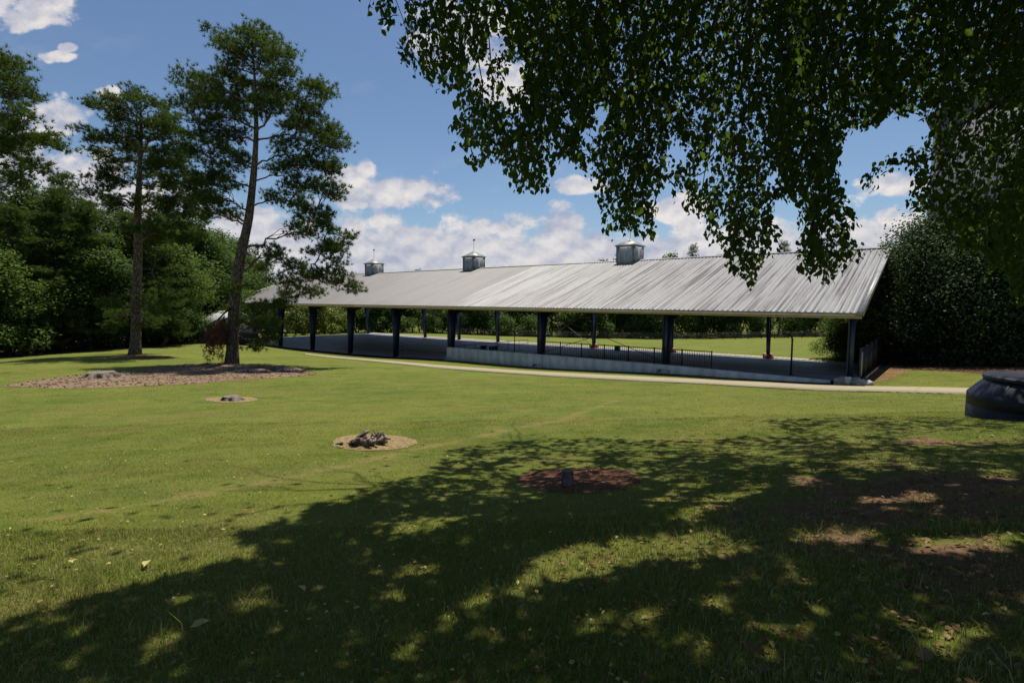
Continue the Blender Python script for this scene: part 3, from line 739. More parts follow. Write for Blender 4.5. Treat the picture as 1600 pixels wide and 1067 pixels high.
# ---- poles on the arena floor
def pole(p, pts, r, label, foot=True):
    root = thing('black_pole', label, 'pole', p)
    mb = MB(); mb.tube([p + np.asarray(q) for q in pts], r, 10); mb.done('shaft', M['black'], root)
    mb = MB(); mb.lathe(p, [(0.001, 0), (.16, 0), (.16, .03), (r * 1.6, .05), (r * 1.6, .09), (r, .09)], 14); mb.done('base_plate', M['black'], root)
p = fpt(1235.5, 587, 41.4)
bend = [(0, 0, 0), (0, 0, 1.2), (0, 0, 2.15)] + [(-0.45 * (1 - math.cos(a)), 0, 2.15 + 0.38 * math.sin(a)) for a in np.linspace(0.2, 1.45, 6)] + [(-0.62, 0, 2.54)]
pole(p, bend, 0.055, 'black pole with a bent over top under the right end of the pavilion')
pole(fpt(804, 551, 68), [(0, 0, 0), (0, 0, 1.2), (0, 0, 2.4)], 0.04, 'straight thin black pole just behind the low white wall')

# ---- near corner bits
def block(px, py, Y, size, label, m=M['block'], ax=(Du, Dv, UZ), name='concrete_block', cat='concrete block'):
    p = at0(px, py, Y); p[2] = float(gz(p[0], p[1]))
    o = MB(); a, b, c_ = size; e = 0.015
    for k, (s0, s1) in enumerate(((0, 1),)):
        o.box(p + UZ * c_ / 2, size, ax)
    ob = o.done(name, m, loc=p); bv = ob.modifiers.new('b', 'BEVEL'); bv.width = e; bv.segments = 2
    tag(ob, label, cat); return p
block(1313, 598, 36.6, (0.58, 0.3, 0.34), 'pale grey concrete block left of the corner post', name='concrete_block')
block(1341.5, 598, 35.8, (0.62, 0.45, 0.24), 'tan stone block at the foot of the corner post', simple('tan_stone', (0.30, 0.22, 0.14), (0.42, 0.33, 0.22), 4, 0.9), name='stone_block', cat='stone block')
p = at0(1324.5, 600, 35.9); p[2] = float(gz(p[0], p[1]))
root = thing('white_pipe_stub', 'upright white pipe stub at the foot of the corner post', 'pipe stub', p)
mb = MB(); mb.lathe(p, [(0.001, 0), (.13, 0), (.13, .46), (.10, .46), (.10, .1), (0.001, .1)], 18); mb.done('tube', M['white'], root)
mb = MB(); mb.lathe(p, [(.128, .36), (.155, .36), (.155, .48), (.10, .48)], 18); mb.done('collar', M['white'], root)
# crumpled white bag lying on the stone
p = at0(1347, 590, 35.9); p[2] = float(gz(p[0], p[1])) + 0.0
nb = 22; th = np.linspace(0, 2 * math.pi, nb, endpoint=False); V = []; r8 = np.random.default_rng(5)
for k, (rr, z) in enumerate(((0.30, 0.0), (0.42, .06), (0.40, .16), (.27, .26), (.12, .30), (.02, .30))):
    wv = 1 + 0.16 * np.sin(th * 3 + k) + 0.10 * np.sin(th * 7 + k * 2) + r8.normal(0, .05, nb)
    V.append(np.stack([p[0] + 1.25 * rr * wv * np.cos(th), p[1] + rr * wv * np.sin(th) * .8, p[2] + z + 0.03 * r8.normal(0, 1, nb) + 0.0 * th], -1))
i = np.arange(5)[:, None] * nb; j = np.arange(nb)[None]; j2 = (j + 1) % nb
o = mesh('white_bag', np.concatenate(V), np.stack([i + j, i + j2, i + nb + j2, i + nb + j], -1).reshape(-1, 4), M['white'], loc=p, smooth=True)
tag(o, 'crumpled white bag lying beside the tan stone at the corner post', 'bag')
# ---- dark mesh fence closing the pavilion's end
ef = thing('end_fence', 'dark wire and picket fence running back along the right end of the pavilion', 'fence', B(-0.35, 0.6))
fz = lambda v_: float(gz(*B(-0.35, v_)[:2])) + 0.02
vs = np.arange(0.6, 15, 2.4)
for k, (a, b) in enumerate(zip(vs[:-1], vs[1:])):
    mb = MB()
    for h_ in (0.12, 1.85): mb.bar(B(-.35, a, fz(a) + h_), B(-.35, b, fz(b) + h_), 0.05, 0.05)
    for q in np.arange(a + .09, b, .1): mb.bar(B(-.35, q, fz(q) + .1), B(-.35, q, fz(q) + 1.85), .018)
    mb.done('fence_panel', M['black'], ef)
for a in vs:
    mb = MB(); mb.bar(B(-.35, a, fz(a) - .2), B(-.35, a, fz(a) + 1.95), .08); mb.done('fence_post', M['wood_fence'], ef)
mb = MB(); mb.bar(B(-.5, .5, fz(1) + .12), B(-.5, 14, fz(14) + .12), 0.12, 0.18); mb.done('sill_timber', M['deadwood'], ef)
mb = MB(); mb.box(B(-.40, 0.95, fz(.9) + 1.0), (.03, .42, 1.35), (Du, Dv, UZ)); mb.done('white_panel', M['white'], ef)

# ================================================================ TANK
tp = np.array([0, 0, 0.0]); tp[:2] = at0(1637, 620, 14.6)[:2]
tz = float(gz(tp[0] - 0.6, tp[1])) - 0.08; tp[2] = tz - 0.03
TR = 1.33; TH = EYE - (594 - 464) / F * 14.0 * QD - tz
def tankm(g):
    co = g.n('ShaderNodeTexCoord').outputs['Object']
    n1 = g.noise(co, 2.5, 5, 0.7); n2 = g.noise(co, 30, 3, 0.7)
    c = g.mix(g.sm(n1, 0.4, 0.7), (0.004, 0.005, 0.011), (0.011, 0.014, 0.026)); c = g.mix(g.m('MULTIPLY', g.sm(n2, 0.66, 0.74), 0.6), c, (0.16, 0.16, 0.16))
    return pbsdf(g, c, g.mix(n1, (0.42, 0.42, 0.42), (0.62, 0.62, 0.62)), 0, 0.3, n1, 0.1, 0.01), None
M['tank'] = mat('dark_tank_plastic', tankm)
tank = thing('water_tank', 'big dark blue black plastic water tank at the right edge of the lawn', 'water tank', tp)
h1 = TH * 0.56
mb = MB(); mb.lathe(tp, [(TR * .98, -0.2), (TR, 0.0), (TR, h1 * .56), (TR * .994, h1 * .57), (TR * .994, h1 * .60), (TR, h1 * .61), (TR, h1), (TR * .985, h1 + .03), (TR * .80, TH * .88), (TR * .76, TH * .92)], 72)
o = mb.done('tank_body', M['tank'], tank, smooth=False)
mb = MB(); mb.lathe(tp, [(TR * .75, TH * .90), (TR * .80, TH * .905), (TR * .81, TH * .93), (TR * .81, TH * .985), (TR * .79, TH), (TR * .70, TH), (TR * .66, TH * .98), (0.001, TH * 1.0)], 72); mb.done('tank_rim', M['tank'], tank)
for a in np.linspace(0, 2 * math.pi, 8, endpoint=False) + 0.2:
    mb = MB()
    d = np.array([math.cos(a), math.sin(a), 0]); t_ = np.array([-d[1], d[0], 0])
    mb.bar(tp + d * TR * .985 + UZ * h1, tp + d * TR * .80 + UZ * TH * .885, .035, .02, up=d)
    mb.done('tank_rib', M['tank'], tank)

# ================================================================ SMALL SHED far left
c0 = at0(358, 530, 90.0); sz0 = float(gz(c0[0], c0[1]))
shed = thing('small_shed', 'small shed with a pale metal roof half hidden behind the big pine trunk', 'shed', (c0[0], c0[1], sz0))
c0[2] = sz0
mb = MB(); mb.box(c0 + Dv * 0 + UZ * 1.35, (6.2, 5.0, 2.7), (Du, Dv, UZ)); mb.done('wall', simple('dark_shed_boards', (0.02, 0.025, 0.035), (0.035, 0.04, 0.05), 3), shed)
e = 3.55; hb = c0 + UZ * 2.72; hz = c0 + UZ * 4.1
V = [hb - Du * e - Dv * 3, hb + Du * e - Dv * 3, hb + Du * e + Dv * 3, hb - Du * e + Dv * 3, hz - Du * e, hz + Du * e]
V = V + [p + UZ * .12 for p in V]
mesh('roof', np.array(V), [np.array([[6, 7, 11, 10], [8, 9, 10, 11], [0, 4, 5, 1], [2, 5, 4, 3], [0, 1, 7, 6], [2, 3, 9, 8], [0, 6, 10, 4], [4, 10, 9, 3], [1, 5, 11, 7], [5, 2, 8, 11]])], M['white'], shed)
g0 = [hb - Du * 3.12 - Dv * 2.5 + UZ * .0, hb - Du * 3.12 + Dv * 2.5 + UZ * .0, hz - Du * 3.12 - UZ * .14]
mesh('gable', np.array([g0[0], g0[1], g0[2], g0[0] - Du * .05, g0[1] - Du * .05, g0[2] - Du * .05]), [np.array([[0, 2, 1], [3, 4, 5]]), np.array([[0, 1, 4, 3], [1, 2, 5, 4], [2, 0, 3, 5]])], M['beige'], shed)

# ================================================================ TALL BARN behind the shrubs
bx = at0(1453, 300, 50.0); bz = float(gz(bx[0] + 8, bx[1] + 4)) - 0.3; top_l = at0(1453, 188, 50.0)[2]
barn = thing('tall_barn', 'tall barn with grey vertical siding seen through the leaves', 'barn', (bx[0], bx[1], bz))
dB = np.array([0.72, -0.694, 0]); nB = np.array([0.694, 0.72, 0]); b0 = np.array([bx[0], bx[1], bz]); Wb = 16.0; Hb = top_l - bz
mb = MB()
q = [b0, b0 + dB * Wb, b0 + dB * Wb + nB * 14, b0 + nB * 14]
mb.hexa(q + [p + UZ * Hb for p in q]); 
def siding(g):
    co = g.n('ShaderNodeTexCoord').outputs['Object']
    n1 = g.noise(g.map(co, (5, 5, .25)), 1.0, 4, .6); n2 = g.noise(g.map(co, (1, 1, .4)), 1.2, 5, .6)
    c = g.mix(n1, (0.14, 0.14, 0.15), (0.29, 0.285, 0.30)); c = g.mix(g.m('MULTIPLY', n2, .4), c, (0.12, .115, .12))
    return pbsdf(g, c, .75, 0, .2, n1, .3, .02), None
M['siding'] = mat('grey_siding', siding)
mb.done('wall', M['siding'], barn)
mb = MB()
for a in np.arange(0.15, Wb, 0.42): mb.box(b0 + dB * a - nB * .02 + UZ * Hb / 2, (.09, .06, Hb), (dB, nB, UZ))
for a in np.arange(0.2, 14, 0.42): mb.box(b0 + nB * a - dB * .02 + UZ * Hb / 2, (.06, .09, Hb), (dB, nB, UZ))
mb.done('batten', M['siding'], barn)
r0 = [b0 - dB * .5 - nB * .5, b0 + dB * (Wb + .5) - nB * .5, b0 + dB * (Wb + .5) + nB * 14.5, b0 - dB * .5 + nB * 14.5]
rt = [b0 + dB * Wb / 2 - nB * .5, b0 + dB * Wb / 2 + nB * 14.5]
V = [p + UZ * (Hb + .02) for p in r0] + [p + UZ * (Hb + 4.5) for p in rt]; V = V + [p + UZ * .2 for p in V]
mesh('roof', np.array(V), [np.array([[6, 10, 11, 9], [7, 8, 11, 10], [0, 3, 5, 4], [1, 4, 5, 2], [0, 6, 9, 3], [1, 2, 8, 7], [0, 4, 10, 6], [4, 1, 7, 10], [3, 9, 11, 5], [2, 5, 11, 8]])], M['galv'], barn)
g3 = [p + UZ * Hb for p in (b0, b0 + dB * Wb)] + [b0 + dB * Wb / 2 + UZ * (Hb + 4.3)]
mesh('gable', np.array(g3 + [p + nB * .1 for p in g3]), [np.array([[0, 1, 2], [3, 5, 4]]), np.array([[0, 3, 4, 1], [1, 4, 5, 2], [2, 5, 3, 0]])], M['siding'], barn)

# ================================================================ FAR BOARD FENCE
fA = np.array([at0(700, 522, 158)[:2], at0(900, 524, 158)[:2], at0(1100, 530, 154)[:2], at0(1290, 527, 143)[:2], at0(1420, 527, 138)[:2]])
s_ = np.concatenate([[0], np.cumsum(np.linalg.norm(np.diff(fA, axis=0), axis=1))]); tt = np.arange(0, s_[-1], 2.6)
fx = np.interp(tt, s_, fA[:, 0]); fy = np.interp(tt, s_, fA[:, 1]); fzv = gz(fx, fy)
fn = thing('paddock_fence', 'long dark four board paddock fence across the far lawn', 'fence', (fx[0], fy[0], fzv[0]))
for k in range(len(tt)):
    p = np.array([fx[k], fy[k], fzv[k]])
    mb = MB(); mb.bar(p - UZ * .2, p + UZ * 1.45, .14); mb.done('fence_post', M['wood_fence'], fn)
for h_ in (0.3, .65, 1.0, 1.35):
    mb = MB()
    for k in range(len(tt) - 1):
        mb.bar((fx[k], fy[k], fzv[k] + h_), (fx[k + 1], fy[k + 1], fzv[k + 1] + h_), .04, .15)
    mb.done('fence_board', M['wood_fence'], fn)

# ================================================================ STUMPS
def flute(c, r, h, seed, n=40, lobes=5, spread=0.5, flat=1.0):
    """a sawn stump with flaring root buttresses"""
    g = np.random.default_rng(seed); th = np.linspace(0, 2 * math.pi, n, endpoint=False); V = []
    ph = g.uniform(0, 6, 3)
    for t in (0, .15, .4, .7, .93, 1.0):
        fl = (1 - t) ** 2 * spread
        rr = r * (1 + fl * (1 + .9 * np.sin(th * lobes + ph[0]) + .4 * np.sin(th * (lobes * 2 + 1) + ph[1])) + .05 * np.sin(th * 9 + ph[2]) + g.normal(0, .02, n))
        rr = rr * (0.96 if t == 1 else 1)
        V.append(np.stack([c[0] + rr * np.cos(th), c[1] + rr * np.sin(th) * flat, c[2] - .05 + (h + .05) * t + (g.normal(0, h * .03, n) if t < 1 else 0 * th)], -1))
    V.append(np.array([[c[0], c[1], c[2] + h * 0.97]]))
    V = np.concatenate(V); i = np.arange(5)[:, None] * n; j = np.arange(n)[None]; j2 = (j + 1) % n
    Q = np.stack([i + j, i + j2, i + n + j2, i + n + j], -1).reshape(-1, 4); T = np.array([[5 * n + k, 5 * n + (k + 1) % n, 6 * n] for k in range(n)])
    return V, Q, T
def stump(px, py, r, h, label, seed, **kw):
    p = gpt(px, py); root = thing('tree_stump', label, 'stump', p)
    V, Q, T = flute(p, r, h, seed, **kw)
    mesh('bark', V, Q, M['deadwood'], root); mesh('cut_face', V, T, M['cutwood'], root)
    return root
stump(887, 760, 0.068, 0.21, 'small dark upright stump in the red clay circle', 3, lobes=3, spread=.25)
stump(362, 626, 0.27, 0.17, 'low dark stump in the smaller sawdust circle', 4, lobes=6, spread=.6)
stump(158, 590, 0.62, 0.30, 'wide flat grey stump on the left part of the mulch bed', 5, lobes=6, spread=.75)
stump(436, 577.5, 0.38, 0.25, 'small sawn stump near the right tip of the mulch bed', 6, lobes=5, spread=.3)
# low slab-like log pieces on the bed
for px, py, L_, lab, sd in ((395, 583, 1.1, 'pale split log lying on the mulch bed right of the big pine', 7), (455, 582, 0.9, 'dark short log at the right tip of the mulch bed', 8)):
    p = gpt(px, py); g = np.random.default_rng(sd); mb = MB()
    pts = [p + np.array([(k / 6 - .5) * L_ * 2, g.normal(0, .05), .10 + g.normal(0, .02)]) for k in range(7)]
    mb.tube(pts, [.05, .14, .17, .15, .16, .12, .04], 9, jit=.12)
    if sd == 7: mb.tube([p + np.array([-.1, 0, .12]), p + np.array([-.25, -.05, .3]), p + np.array([-.5, 0, .36])], [.07, .05, .02], 7, jit=.1)
    o = mb.done('log_piece', M['deadwood'], loc=p); tag(o, lab, 'log')
# twisted root ball
p = gpt(573, 697); g = np.random.default_rng(12); mb = MB()
for k in range(60):
    a = g.uniform(0, 2 * math.pi); L_ = g.uniform(.1, .3); el = g.uniform(-.1, 1.2)
    q = p + np.array([g.normal(0, .17), g.normal(0, .08), g.uniform(0, .14)]); d = np.array([math.cos(a) * math.cos(el), math.sin(a) * math.cos(el) * .6, math.sin(el) * .55])
    pts = [q]
    for t in range(6):
        d = d + g.normal(0, .22, 3); d[2] -= .10; d /= np.linalg.norm(d); pts.append(pts[-1] + d * L_ / 6)
    pts = np.array(pts); pts[:, 2] = np.maximum(pts[:, 2], p[2] - .02)
    r0_ = g.uniform(.02, .06); mb.tube(pts, np.linspace(r0_, r0_ * .35, 7), 7, jit=.3)
V, Q, T = flute(p, .2, .15, 9, lobes=5, spread=.6, flat=.7); mb.add(V, Q, T)
for k in range(7):
    q = p + np.array([g.uniform(-.22, .25), g.normal(0, .05), .1]); mb.tube([q, q + np.array([g.normal(0, .03), 0, .1]), q + np.array([g.normal(0, .05), 0, g.uniform(.14, .22)])], [.035, .025, .006], 5, jit=.2)
o = mb.done('root_ball', M['deadwood'], loc=p); tag(o, 'gnarled weathered root stump in the sawdust circle on the open lawn', 'root stump')

# ================================================================ VEGETATION BUILDERS
def unit(a): return a / (np.linalg.norm(a, axis=-1, keepdims=True) + 1e-9)
def rand_dir(n, g=rng): return unit(g.normal(0, 1, (n, 3)))
def tuft_mesh(P, D, n=18, L=0.26, w=0.02, spread=0.75, tint=None, g=rng):
    """radiating needle tufts: P centres, D axes"""
    m = len(P); Pn = np.repeat(P, n, 0); d = unit(np.repeat(D, n, 0) + g.normal(0, spread, (m * n, 3)))
    s = unit(np.cross(d, g.normal(0, 1, (m * n, 3)))) * (w / 2)
    l = (L * g.uniform(.7, 1.15, m * n))[:, None]
    base = Pn + d * 0.02
    V = np.stack([base - s, base + s, base + d * l], 1).reshape(-1, 3)
    Fc = np.arange(m * n * 3).reshape(-1, 3)
    t = np.repeat(tint if tint is not None else g.uniform(0, 1, m), n) + g.normal(0, .12, m * n)
    return V, Fc, np.repeat(np.clip(t, 0, 1), 3)
def leaf_quads(P, nrm, ax, L, w, tint, fold=0.0):
    """rhombic leaves: centre P, normal nrm, long axis ax"""
    ax = unit(ax - (ax * nrm).sum(1, keepdims=True) * nrm); sd = np.cross(nrm, ax)
    L = np.broadcast_to(L, (len(P),))[:, None]; w = np.broadcast_to(w, (len(P),))[:, None]
    V = np.stack([P - ax * L / 2, P + sd * w / 2 - ax * L * .08, P + ax * L / 2, P - sd * w / 2 - ax * L * .08], 1).reshape(-1, 3)
    return V, np.arange(len(P) * 4).reshape(-1, 4), np.repeat(np.clip(tint, 0, 1), 4)
def leaf_ovate(P, down, nrm, L, w, tint, g=rng):
    """near leaves: ovate with pointed tip and folded midrib, hanging from P along down"""
    ax = unit(down); nrm = unit(nrm - (nrm * ax).sum(1, keepdims=True) * ax); sd = np.cross(nrm, ax)
    L = L[:, None]; w = w[:, None]; f = 0.16
    V = np.stack([P, P + ax * L * .28 + sd * w * .46 + nrm * w * f, P + ax * L * .62 + sd * w * .38 + nrm * w * f, P + ax * L - nrm * L * .06,
                  P + ax * L * .62 - sd * w * .38 + nrm * w * f, P + ax * L * .28 - sd * w * .46 + nrm * w * f, P + ax * L * .5], 1)
    V = V.reshape(-1, 3); b = np.arange(len(P))[:, None] * 7
    F1 = b + np.array([[0, 1, 2, 6]]); F2 = b + np.array([[6, 2, 3]]); F3 = b + np.array([[6, 3, 4]]); F4 = b + np.array([[0, 6, 4, 5]])
    return V, [np.concatenate([F1, F4]), np.concatenate([F2, F3])], np.repeat(np.clip(tint, 0, 1), 7)
def curve(p, q, sag, n=7, g=rng, wob=0.06):
    p = np.asarray(p, float); q = np.asarray(q, float); t = np.linspace(0, 1, n)[:, None]
    L = np.linalg.norm(q - p); r = p + (q - p) * t; r[:, 2] += (sag * L * np.sin(t * math.pi))[:, 0]
    r[1:-1] += g.normal(0, wob * L / n, (n - 2, 3)); return r

# ================================================================ HERO PINES
def hero_pine(label, trunk, radii, clumps, Y, seed, dens=1.0, name='pine_tree', depth=1.0, group=None, tuftL=0.29, extra=None):
    g = np.random.default_rng(seed)
    base = gpt(*trunk[0]); Y = base[1]
    T = np.array([base] + [at(a, b, Y + g.normal(0, .12)) for a, b in trunk[1:]]); T[0, 2] -= .1
    # smooth resample
    tt = np.linspace(0, len(T) - 1, 34); Ts = np.stack([np.interp(tt, np.arange(len(T)), T[:, k]) for k in range(3)], -1); Ts = np.array(Ts)
    for _ in range(2): Ts[1:-1] = (Ts[:-2] + 2 * Ts[1:-1] + Ts[2:]) / 4
    rs = np.interp(tt, np.arange(len(T)), radii)
    rs[0] *= 1.22; rs[1] *= 1.06
    root = thing(name, label, 'pine tree', base, group)
    wood = MB(); wood.tube(Ts, rs, 14, jit=.03)
    P_, D_, N_ = [], [], []
    dtr = lambda c: abs(at(c[0], c[1], Y)[0] - np.interp(at(c[0], c[1], Y)[2], Ts[:, 2], Ts[:, 0]))
    LP_ = []
    for (cx, cy, rx, ry) in sorted(clumps, key=dtr):
        c = at(cx, cy, Y); k = Y / F
        hor = abs(c[0] - np.interp(c[2], Ts[:, 2], Ts[:, 0]))
        dy = g.uniform(-1, 1) * depth * max(0.7, 3.0 - hor * .35)
        c = at(cx, cy, Y + dy); RX, RZ = rx * k * 1.05, ry * k * 1.15; RY = max(RX * .8, 1.0)
        # attach limb lower on the trunk
        out_ = math.hypot(c[0] - np.interp(c[2], Ts[:, 2], Ts[:, 0]), dy)
        za = c[2] - out_ * .28 - .3; za = np.clip(za, Ts[4, 2], Ts[-2, 2])
        a = np.array([np.interp(za, Ts[:, 2], Ts[:, j]) for j in range(3)])
        lr = 0.03 + 0.014 * out_
        if LP_:
            Q_ = np.concatenate(LP_); dd = np.linalg.norm(Q_ - c, axis=1) + np.maximum(0, Q_[:, 2] - c[2]) * 1.2; j_ = int(np.argmin(dd))
            if dd[j_] < .62 * np.linalg.norm(a - c): a = Q_[j_]; lr = .02 + .012 * dd[j_]
        L = curve(a, c - UZ * RZ * .3, 0.04, 8, g, .18); wood.tube(L, np.linspace(lr * 1.2, .03, 8), 6); LP_.append(L[3:])
        ns = max(4, int(RX * RZ * 8.5 * dens))
        for _ in range(ns):
            e = rand_dir(1, g)[0] * g.uniform(.35, 1) ** .6
            q = c + e * np.array([RX, RY, RZ])
            st = L[g.integers(3, 8)]
            S = curve(st, q, .08, 5, g, .1); wood.tube(S, np.linspace(.028, .010, 5), 4, cap=False)
            nt = g.integers(17, 28)
            for j in range(nt):
                o = g.normal(0, .27, 3) * np.array([1.25, 1.25, .6]); pp = q + o
                P_.append(pp); D_.append(unit(o * .7 + unit(q - st) * .5 + UZ * .55)); N_.append(g.uniform(0, 1))
    P_ = np.array(P_); D_ = np.array(D_)
    tint = np.clip(.38 + .3 * (np.array(N_) - .5) + 0.28 * D_[:, 2] * g.uniform(.3, 1, len(P_)), 0, 1)  # upward tufts paler: top light on the needles put into their colour
    wood.done('trunk', M['bark'], root, smooth=True)
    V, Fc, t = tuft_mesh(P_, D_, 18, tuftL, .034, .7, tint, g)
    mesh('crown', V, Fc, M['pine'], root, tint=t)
    if extra: extra(root, g, Ts)
    return root
k_ = 1 / 1.7783
def cr(L): return [(a * k_, b * k_, c * k_, d * k_) for a, b, c, d in L]
pine1_clumps = cr([(605, 105, 28, 22), (640, 130, 30, 26), (690, 112, 44, 26), (735, 110, 36, 26), (765, 135, 30, 24), (640, 175, 40, 26), (700, 165, 50, 32), (775, 180, 42, 26), (812, 165, 26, 18),
    (530, 225, 42, 22), (575, 235, 42, 24), (560, 268, 50, 26), (640, 235, 50, 34), (710, 230, 55, 36), (780, 235, 50, 32), (850, 262, 48, 28), (893, 250, 30, 22), (520, 300, 30, 20), (600, 300, 52, 32),
    (680, 300, 55, 34), (760, 300, 52, 34), (835, 315, 48, 30), (885, 300, 32, 20), (560, 350, 50, 30), (630, 365, 55, 32), (820, 365, 48, 28), (880, 360, 45, 26), (915, 352, 26, 18), (935, 400, 36, 24), (880, 412, 48, 26),
    (580, 415, 50, 30), (640, 440, 45, 30), (790, 420, 42, 24), (850, 455, 46, 24), (910, 455, 40, 24), (940, 480, 20, 14), (600, 480, 50, 32), (560, 530, 50, 32), (620, 540, 50, 30), (780, 480, 40, 22), (850, 510, 50, 24), (905, 520, 44, 22), (930, 540, 20, 14),
    (640, 590, 30, 22), (585, 585, 36, 24), (770, 545, 40, 24), (815, 560, 36, 22), (870, 600, 44, 24), (920, 620, 44, 24), (900, 660, 46, 26), (950, 650, 28, 20), (840, 640, 36, 22), (960, 690, 20, 20), (890, 700, 34, 20), (945, 722, 26, 14),
    (740, 705, 38, 18), (790, 725, 44, 20), (850, 755, 50, 22), (905, 770, 50, 22), (955, 785, 34, 18), (985, 798, 16, 10), (800, 785, 44, 22), (850, 815, 40, 18), (790, 825, 26, 14), (715, 730, 22, 14),
    (735, 880, 34, 22), (700, 900, 26, 20), (740, 935, 26, 14), (720, 960, 20, 12), (760, 905, 22, 16), (655, 870, 26, 20), (640, 800, 22, 12), (715, 850, 24, 16), (780, 850, 24, 10)])
def dead_branch(root, g, Ts):
    # dead limb with rust coloured hanging needles left of the trunk
    Y = root.location[1] - .8
    a = at(360, 482, Y + .5); limb = [a, at(352, 488, Y), at(340, 500, Y), at(328, 505, Y), at(322, 520, Y)]
    mb = MB(); mb.tube(limb, [.09, .07, .05, .035, .015], 6)
    P_, D_ = [], []
    for k in range(46):
        t = g.uniform(0.2, .95); p = at(361 - 40 * t, 487 + 24 * t, Y + g.normal(0, .5))
        drop = g.uniform(.6, 2.6) * (0.55 + .6 * math.sin(t * 2.6)); q = p + np.array([g.normal(0, .2), g.normal(0, .2), -drop])
        mb.tube(curve(p, q, 0, 5, g, .3), np.linspace(.018, .006, 5), 3, cap=False)
        for j in range(int(drop * 9)): P_.append(p + (q - p) * g.uniform(.15, 1) + g.normal(0, .09, 3)); D_.append(np.array([g.normal(0, .5), g.normal(0, .5), -1]))
    db = mb.done('dead_limb', M['bark_dark'], root)
    V, Fc, t = tuft_mesh(np.array(P_), unit(np.array(D_)), 14, .20, .022, .5, None, g)
    mesh('dead_needles', V, Fc, M['dead'], db, tint=t)
hero_pine('tall leaning pine with a forked trunk rising from the mulch bed', [(362, 568.5), (364, 520), (366, 478), (374, 405), (388, 349), (396, 281), (401, 208), (399, 140), (394, 60)],
    [.44, .38, .36, .34, .29, .22, .16, .10, .03], pine1_clumps, 50, 21, 1.15, extra=dead_branch)
pine2_clumps = cr([(375, 265, 30, 18), (345, 285, 36, 24), (415, 285, 36, 22), (280, 290, 26, 20), (300, 315, 40, 24), (365, 325, 50, 30), (440, 320, 44, 28), (470, 345, 40, 26), (245, 375, 30, 16), (290, 372, 44, 24), (350, 385, 50, 30), (425, 380, 52, 32),
    (490, 390, 46, 32), (270, 425, 26, 14), (320, 440, 50, 24), (400, 440, 50, 30), (465, 450, 52, 34), (520, 440, 36, 30), (280, 480, 44, 24), (340, 495, 50, 26), (440, 510, 52, 30), (500, 500, 48, 36), (540, 520, 40, 36), (270, 530, 36, 22), (320, 555, 40, 20),
    (430, 570, 52, 28), (490, 580, 50, 30), (545, 590, 44, 26), (420, 640, 46, 22), (480, 650, 46, 24), (540, 640, 36, 20), (350, 870, 44, 20), (300, 890, 34, 14), (400, 885, 44, 20), (430, 905, 26, 12), (330, 840, 34, 18), (440, 860, 26, 14), (415, 840, 30, 16)])
hero_pine('second tall pine standing straight at the edge of the wood with a straw ring', [(211, 553.5), (213, 500), (214, 440), (216, 390), (215, 337), (218, 270), (221, 200), (219, 148)],
    [.42, .36, .34, .31, .26, .19, .11, .03], pine2_clumps, 57, 22, 1.0)
pine3_clumps = cr([(15, 175, 24, 20), (45, 180, 18, 18), (20, 215, 40, 24), (65, 240, 36, 20), (30, 270, 46, 24), (80, 270, 30, 16), (20, 320, 44, 26), (70, 330, 36, 20), (60, 370, 50, 24), (120, 385, 40, 18), (20, 400, 44, 26), (80, 410, 50, 22), (140, 400, 30, 14),
    (30, 450, 46, 26), (90, 470, 46, 24), (20, 500, 40, 24), (-40, 200, 60, 40), (-90, 260, 60, 50), (-50, 330, 60, 50), (-100, 400, 60, 50), (-30, 420, 50, 40), (-80, 480, 60, 40)])
hero_pine('tall pine reaching in over the wood from the far left edge', [(-75, 575), (-72, 500), (-68, 400), (-62, 300), (-55, 200), (-45, 100)],
    [.42, .38, .32, .26, .15, .03], pine3_clumps, 52, 23, 1.0)

